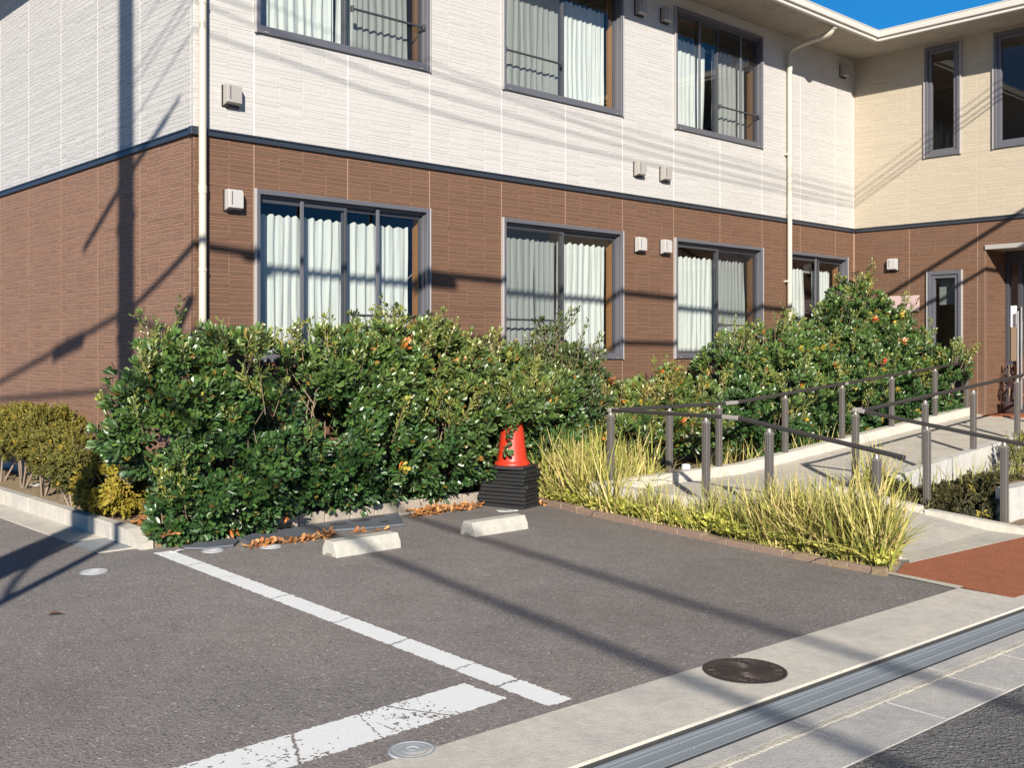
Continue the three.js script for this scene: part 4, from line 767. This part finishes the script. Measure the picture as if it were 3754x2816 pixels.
bush('bush', 'low mixed bush with yellowing leaves behind the ramp landing', 'bush', HG,
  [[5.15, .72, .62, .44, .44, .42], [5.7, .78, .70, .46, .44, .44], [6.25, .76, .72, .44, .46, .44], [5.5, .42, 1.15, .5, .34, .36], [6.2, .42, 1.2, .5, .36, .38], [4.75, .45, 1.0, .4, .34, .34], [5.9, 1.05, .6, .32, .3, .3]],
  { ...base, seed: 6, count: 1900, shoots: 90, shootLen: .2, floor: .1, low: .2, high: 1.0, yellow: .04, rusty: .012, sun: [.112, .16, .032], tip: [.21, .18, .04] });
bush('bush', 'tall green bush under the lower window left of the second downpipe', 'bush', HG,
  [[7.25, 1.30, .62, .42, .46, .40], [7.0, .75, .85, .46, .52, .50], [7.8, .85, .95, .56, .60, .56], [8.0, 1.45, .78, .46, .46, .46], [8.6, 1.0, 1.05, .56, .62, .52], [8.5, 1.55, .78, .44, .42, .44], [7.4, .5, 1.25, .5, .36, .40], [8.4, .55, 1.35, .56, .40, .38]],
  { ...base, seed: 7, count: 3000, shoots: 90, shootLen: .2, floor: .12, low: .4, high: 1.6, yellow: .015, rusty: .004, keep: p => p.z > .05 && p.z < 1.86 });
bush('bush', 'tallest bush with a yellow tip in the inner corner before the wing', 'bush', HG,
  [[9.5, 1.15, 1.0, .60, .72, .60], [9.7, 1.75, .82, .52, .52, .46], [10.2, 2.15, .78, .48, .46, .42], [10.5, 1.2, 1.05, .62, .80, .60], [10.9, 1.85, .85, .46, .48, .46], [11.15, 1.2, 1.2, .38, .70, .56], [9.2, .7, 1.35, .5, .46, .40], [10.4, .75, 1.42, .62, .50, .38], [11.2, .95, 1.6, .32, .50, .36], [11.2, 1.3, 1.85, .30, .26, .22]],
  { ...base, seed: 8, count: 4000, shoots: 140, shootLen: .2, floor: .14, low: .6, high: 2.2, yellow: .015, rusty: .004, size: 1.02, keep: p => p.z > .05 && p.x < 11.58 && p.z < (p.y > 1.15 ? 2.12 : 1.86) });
{ // yellow new shoot at the very top of the tallest bush: part of that bush's look, built as its own sprig
  const t = thing('shoot', 'bright yellow leaf shoot standing up from the tallest bush', 'shoot', null, [10.55, 2.45, .86]);
  part('stem', cyl(V(0, -.2, 0), V(0, .2, 0), .006, .004, 6), M.bark, t); const L = []; const r = rng(5); for (let i = 0; i < 16; i++) { const g = leafGeo(.12, .04, { fold: .3, droop: .1 }); g.rotateX(.25 + .6 * r()); g.rotateY(i * 2.4); g.translate(0, .04 + .012 * i, 0); L.push(paintGeo(g, 1, 1, 1)); }
  part('leaf', smooth(mergeGeometries(L)), phy(.38, .36, .04, .45, { side: THREE.DoubleSide }), t, 'stuff');
}
{ const t = thing('flower', 'single red flower among the leaves of the tallest bush', 'flower', null, [9.73, 1.42, 1.52]); const L = []; for (let i = 0; i < 7; i++) { const g = new THREE.SphereGeometry(.028, 8, 6); g.scale(1, .6, .8); g.translate(.03 * Math.cos(i), .03 * Math.sin(i * 1.3), .02 * Math.sin(i)); L.push(clean(g)); } part('petal', L, std(.7, .04, .02, .5), t); part('stem', cyl(V(0, -.1, -.05), V(0, 0, 0), .004), M.bark, t); }
// clipped yellowish shrubs along the end wall
const YG = 'clipped yellow green shrubs along the end wall', YB = { geos: SMALL, mat: dullLeaf, deep: [.075, .076, .012], sun: [.195, .175, .026], keep: p => p.x < -.03, floor: .12, low: .3, high: .6, stemMat: M.barkGrey, stemR: .013, twigs: 11, fork: 7, forkLen: .55, yellow: .06, yellowColor: [.30, .22, .03], rusty: 0, size: 1.2 };
bush('shrub', 'clipped yellow green shrub farthest from the building corner, at the left picture edge', 'shrub', YG, [[-.42, .66, -3.9, .34, .25, .52], [-.36, .62, -4.5, .34, .24, .45]], { ...YB, seed: 21, count: 2100, foot: [[-.46, -3.82], [-.5, -4.4]] });
bush('shrub', 'clipped yellow green shrub with forked grey trunks, second from the building corner', 'shrub', YG, [[-.42, .68, -3.0, .36, .27, .55], [-.38, .70, -2.5, .34, .26, .42]], { ...YB, seed: 22, count: 2200, foot: [[-.46, -3.1], [-.53, -2.28]] });
bush('shrub', 'clipped shrub with a pale trunk right at the broad pole shadow', 'shrub', YG, [[-.46, .58, -1.85, .30, .25, .40], [-.48, .46, -1.42, .26, .22, .26]], { ...YB, seed: 23, count: 1500, foot: [[-.58, -1.3], [-.5, -1.8]] });
bush('shrub', 'small bright yellow shrub between the kerb and the big corner bush', 'shrub', YG, [[-.50, .36, -.58, .24, .20, .40], [-.42, .40, -.25, .24, .20, .30], [-.48, .40, -.9, .18, .16, .22]], { ...YB, seed: 24, count: 1500, size: 1.5, floor: .1, deep: [.20, .16, .014], sun: [.37, .31, .03], foot: [[-.53, -.64], [-.52, -.42]], twigs: 8 });

// ---------------------------------------------------------------- grass, creepers, litter
const inPoly = (x, z, P) => { let c = false; for (let i = 0, j = P.length - 1; i < P.length; j = i++) if ((P[i][1] > z) !== (P[j][1] > z) && x < (P[j][0] - P[i][0]) * (z - P[i][1]) / (P[j][1] - P[i][1]) + P[i][0]) c = !c; return c; };
function blade(L, W, bend) { const n = 4, pos = [], pt = (t, s) => [s * W / 2 * (1 - t * t * .9), L * t * (1 - .18 * bend * t), bend * L * t * t]; for (let i = 0; i < n; i++) { const a = i / n, b = (i + 1) / n; pos.push(...pt(a, -1), ...pt(a, 1), ...pt(b, 1), ...pt(a, -1), ...pt(b, 1), ...pt(b, -1)); } const g = new THREE.BufferGeometry(); g.setAttribute('position', new THREE.BufferAttribute(new Float32Array(pos), 3)); return smooth(paintGeo(g, 1, 1, 1)); }
const BL = [blade(.40, .013, .15), blade(.34, .014, .5), blade(.48, .011, .3), blade(.30, .016, .9)];
const bed = [[3.40, .88], [3.34, 1.15], [3.20, 1.69], [3.03, 2.6], [2.79, 4.15], [2.69, 5.0], [2.68, 5.22], [3.1, 5.06], [3.2, 4.9], [3.24, 3.0], [3.24, 1.95], [4.3, 1.84], [4.3, 1.0]];
struct('grass_bed', grid(2.6, 4.4, .86, 5.62, 50, 140, (x, z) => inPoly(x, z, bed) || inPoly(x + .05, z, bed) || inPoly(x - .05, z, bed) ? .045 + .02 * PN.noise(x * 5, z * 5, 2) : -.06), M.soil);
{
  const r = rng(61), L = BL.map(() => []), gc = [];
  const add = (x, z, y, s, lean, dry) => { const d = V((r() - .5) * lean, 1, (r() - .5) * lean).normalize(); const v = r(); const col = v < dry ? RGB(.52, .42, .17) : mixc([.19, .225, .035], [.44, .39, .10], r()); L[Math.floor(r() * 4)].push([placed(V(x, y, z), d, r() * 6.3, s), col]); };
  for (let n = 0; n < 9000;) { const x = 2.6 + r() * 1.8, z = .88 + r() * 4.8; if (!inPoly(x, z, bed)) continue; n++; const clump = PN.noise(x * 3.2, z * 2.4, 4) * .5 + .5, tall = z < 2.3 ? 1.25 : z > 4.2 ? 1.2 : z > 3.4 ? .95 : .7; if (r() > .15 + clump * 1.0) continue; add(x, z, .03, (.5 + .8 * r()) * tall * (.7 + .6 * clump) * (x < 2.9 + (5.2 - z) * .02 ? .85 : 1), .8, .30); }
  for (let n = 0; n < 2600; n++) { const k = r(), z = 4.0 + k * 1.15, x = lerp(2.80, 2.68, k) + r() * .5; if (inPoly(x, z, bed)) add(x, z, .03, (.5 + .8 * r()) * 1.1, 1.0, .4); }
  for (let n = 0; n < 420; n++) { const x = 3.3 + r() * 1.0, z = 1.0 + r() * .85; add(x, z, .03, .9 + .9 * r(), .35, .2); }
  for (let n = 0; n < 160; n++) { const x = 5 + r() * 3.4; add(x, 1.70 + r() * .14, .1 + S2(x) * .4, .5 + .6 * r(), .6, .5); }
  for (let n = 0; n < 130; n++) add(5.16 + r() * .10, 3.62 + r() * .25, .05, .9 + .9 * r(), .55, .35);
  const t = new THREE.Group(); t.name = 'tall_grass'; t.userData.kind = 'stuff'; tag(t, 'tall yellow green grass growing in the brick edged bed beside the ramp', 'grass'); scene.add(t);
  BL.forEach((g, i) => instances('blade', g, grassMat, L[i], t, 'stuff'));
  // low creeping leaves in front
  const cre = [0, 1].map(i => { const gs = [], q = rng(700 + i); for (let k = 0; k < 5; k++) { const g = leafGeo(.034, .032, { segs: 2, fold: .15, droop: .25, tip: .4 }); g.rotateX(.9 + .5 * q()); g.rotateY(k * 1.3); g.translate((q() - .5) * .04, .02 + .03 * q(), (q() - .5) * .04); const w = .8 + .4 * q(); gs.push(paintGeo(g, w, w, w)); } return smooth(mergeGeometries(gs)); });
  const C = [[], []];
  for (let n = 0; n < 6500;) { const x = 2.6 + r() * 1.5, z = .9 + r() * 4.8; if (!inPoly(x, z, bed)) continue; n++; const edge = PN.noise(x * 4, z * 3, 9); if (edge < -.25) continue; const d = V((r() - .5) * .9, 1, (r() - .5) * .9 + .2).normalize(); C[n % 2].push([placed(V(x, .05 + .12 * r() * (.6 + edge), z), d, r() * 6, .75 + .6 * r()), mixc([.22, .26, .03], [.50, .47, .09], r())]); }
  for (let n = 0; n < 1300; n++) { const k = r(), z = 1.2 + k * 4.0, xe = lerp(3.31, 2.68, k) ; C[n % 2].push([placed(V(xe + (r() - .25) * .16, .05 + .07 * r(), z), V((r() - .7) * .9, 1, (r() - .5)).normalize(), r() * 6, .7 + .5 * r()), mixc([.26, .28, .04], [.50, .45, .10], r())]); }
  const cg = new THREE.Group(); cg.name = 'creeper'; cg.userData.kind = 'stuff'; tag(cg, 'low yellow green creeping leaves along the brick edging', 'ground cover'); scene.add(cg); cre.forEach((g, i) => instances('leaf', g, grassMat, C[i], cg, 'stuff'));
}
{ // dark low shrubs in the planter
  const pk = p => p.z > 3.62 && p.z < 5.1 && p.x > 5.14;
  const PB = { geos: SMALL, mat: dullLeaf, deep: [.030, .032, .012], sun: [.095, .085, .022], floor: .03, low: .05, high: .35, yellow: .02, rusty: .004, keep: pk, twigs: 6, stemR: .006, forkLen: .3 };
  bush('planter_shrub', 'low dark shrub filling the planter right of the ramp rail', 'shrub', null, [[5.9, .05, 4.25, .5, .15, .36], [6.4, .05, 4.25, .5, .16, .34], [5.48, .05, 4.55, .26, .18, .34], [6.9, .05, 4.2, .5, .16, .36], [5.7, .10, 4.58, .38, .22, .2], [6.3, .10, 4.5, .4, .20, .22]], { ...PB, seed: 31, count: 5200, size: 1.25 });
  bush('planter_shrub', 'small dark shrub with yellow leaves at the foot of the inner handrail corner', 'shrub', null, [[5.45, .06, 3.78, .26, .18, .20], [5.32, .05, 4.05, .18, .12, .24]], { ...PB, seed: 32, count: 1100, yellow: .07, size: 1.4 });
  bush('planter_shrub', 'pale green weed against the white wall at the right picture edge', 'weed', null, [[8.4, .36, 4.1, .4, .30, .30], [9.2, .4, 4.0, .5, .34, .34]], { ...PB, seed: 33, count: 900, deep: [.07, .09, .02], sun: [.2, .2, .05] });
  const r = rng(90), L = BL.map(() => []); for (let n = 0; n < 260; n++) { const x = 5.3 + r() * 3.4, z = 3.66 + r() * .7, d = V((r() - .5) * .8, 1, (r() - .5) * .6).normalize(); L[n % 4].push([placed(V(x, .05, z), d, r() * 6, .45 + .7 * r()), mixc([.14, .16, .03], [.36, .31, .1], r())]); }
  const t = new THREE.Group(); t.name = 'weed_grass'; t.userData.kind = 'stuff'; tag(t, 'thin weeds and grass against the white retaining wall', 'grass'); scene.add(t); BL.forEach((g, i) => instances('blade', g, grassMat, L[i], t, 'stuff'));
}
{ // pale dry seed head leaning over the ramp beside the inner corner post
  const t = thing('dry_plant', 'pale dry tuft of grass at the foot of the inner handrail corner', 'plant', null, [5.52, .06, 3.62]), r = rng(14), L = [];
  for (let i = 0; i < 46; i++) { const g = blade(.30 + .35 * r(), .018, .5 * r()); g.rotateX(-.25 + .7 * r()); g.rotateY(r() * 6.3); L.push(g); } part('blade', mergeGeometries(L), phy(.52, .46, .22, .8, { side: THREE.DoubleSide }), t, 'stuff'); part('stem', cyl(V(0, -.03, 0), V(.01, .2, 0), .02, .012, 8), M.bark, t);
}
// fallen leaves
{
  const lg = [0, 1, 2].map(i => { const g = leafGeo(.062, .034, { segs: 3, fold: .5 - .3 * i, droop: -.35 + .35 * i, tip: .5 }); g.rotateX(Math.PI / 2 - .25); return smooth(paintGeo(g, 1, 1, 1)); }), r = rng(17), fm = std(1, 1, 1, .7, { side: THREE.DoubleSide, vertexColors: true });
  const pile = (label, spots) => { const L = lg.map(() => []); for (const [x, z, dx, dz, n, h, turn] of spots) for (let i = 0; i < n; i++) { const a = r() * 6.3, q = Math.sqrt(r()), u = Math.cos(a) * q * dx, v = Math.sin(a) * q * dz, c = Math.cos(turn || 0), s = Math.sin(turn || 0); const d = V((r() - .5) * 1.1, 1, (r() - .5) * 1.1).normalize(); L[i % 3].push([placed(V(x + u * c + v * s, .006 + h * r() * (1 - q * .7), z - u * s + v * c), d, r() * 6.3, .6 + .55 * r()), r() < .28 ? mixc([.16, .07, .03], [.30, .15, .06], r()) : mixc([.34, .125, .04], [.50, .26, .09], r())]); }
    const t = new THREE.Group(); t.name = 'fallen_leaves'; t.userData.kind = 'stuff'; t.name = numbered('fallen_leaves'); tag(t, label, 'fallen leaves'); scene.add(t); lg.forEach((g, i) => L[i].length && instances('leaf', g, fm, L[i], t, 'stuff')); };
  pile('pile of orange fallen leaves between the grey sheet and the black plates', [[2.08, .80, .26, .10, 170, .06, .35], [2.45, .83, .26, .075, 150, .05, .1], [1.92, .72, .1, .16, 50, .05]]);
  pile('strip of orange fallen leaves in front of the middle grey sheet', [[.06, 1.20, .20, .055, 110, .045, .2], [.32, 1.24, .16, .04, 60, .035, .2], [.56, 1.22, .16, .05, 55, .04, .4], [.95, 1.22, .08, .03, 10, .02], [1.1, 1.29, .05, .02, 5, .02]]);
  pile('few orange leaves right of the black plates', [[3.22, 1.16, .12, .06, 40, .03]]);
  pile('scattered dry leaves on the soil at the kerb end', [[-.45, .30, .2, .28, 90, .03], [-.62, .86, .07, .05, 20, .03], [-.3, -.1, .2, .2, 30, .02]]);
  for (const o of scene.children) if (o.name.startsWith('fallen_leaves') && o.userData.label.includes('soil')) o.position.y = .12;
  const lone = solo('fallen_leaf', smooth(paintGeo(leafGeo(.09, .035, { fold: .7, droop: .2 }), 1, 1, 1)), std(.07, .035, .02, .8, { side: THREE.DoubleSide }), 'single dark curled leaf on the open asphalt left of the parking line', 'leaf'); lone.position.set(-2.0, .012, 2.38); lone.rotation.set(-1.35, 0, .9);
  // bits of white litter
  const scrap = (label, x, z, w, d, turn, y = 0) => { const g = new THREE.BoxGeometry(w, .004, d, 6, 1, 3), p = g.attributes.position; for (let i = 0; i < p.count; i++) p.setY(i, p.getY(i) + .012 * PN.noise(p.getX(i) * 22, p.getZ(i) * 22, x) + .012); g.computeVertexNormals(); const m = solo('litter', clean(g), M.plasticWhite, label, 'litter'); m.position.set(x, y, z); m.rotation.y = turn; };
  scrap('flat white scrap on the asphalt in front of the black plates', 2.67, 1.25, .2, .08, -.5);
  scrap('crumpled white scrap on the soil under the clipped shrubs', -.34, -2.92, .17, .10, .6, .13);
  scrap('white paper scrap at the hedge foot, beside the first pit cover', -.62, .98, .1, .05, .3);
}
{ // short white garden light behind the ramp landing
  const t = thing('garden_light', 'short white post light among the leaves behind the ramp landing', 'garden light', null, [4.80, .12, 1.80]);
  part('post', cyl(V(0, -.05, 0), V(0, .13, 0), .022, .022, 14), M.plasticWhite, t); part('head', clean(new THREE.LatheGeometry([[0, .12], [.045, .12], [.05, .14], [.05, .2], [.042, .235], [0, .24]].map(a => new THREE.Vector2(...a)), 20)), M.plasticWhite, t); part('slot', [rb(-.052, .052, .165, .178, -.02, .054, .002, 1)], M.dark, t);
}
// stones on the soil by the kerb
{ const r = rng(3); for (const [x, z, s, label] of [[-.50, -4.15, .11, 'tan stone on the soil at the left picture edge'], [-.52, -1.05, .09, 'tan stone on the soil beside the pole shadow']]) { const g = mergeVertices(new THREE.IcosahedronGeometry(s, 3)), p = g.attributes.position; for (let i = 0; i < p.count; i++) { const k = 1 + .22 * PN.noise(p.getX(i) * 14, p.getY(i) * 14, p.getZ(i) * 14 + z); p.setXYZ(i, p.getX(i) * k * 1.2, p.getY(i) * k * .62, p.getZ(i) * k); } g.computeVertexNormals(); const m = solo('stone', metric(g), M.soil, label, 'stone'); m.position.set(x, .12, z); } }

renderer.render(scene, camera);
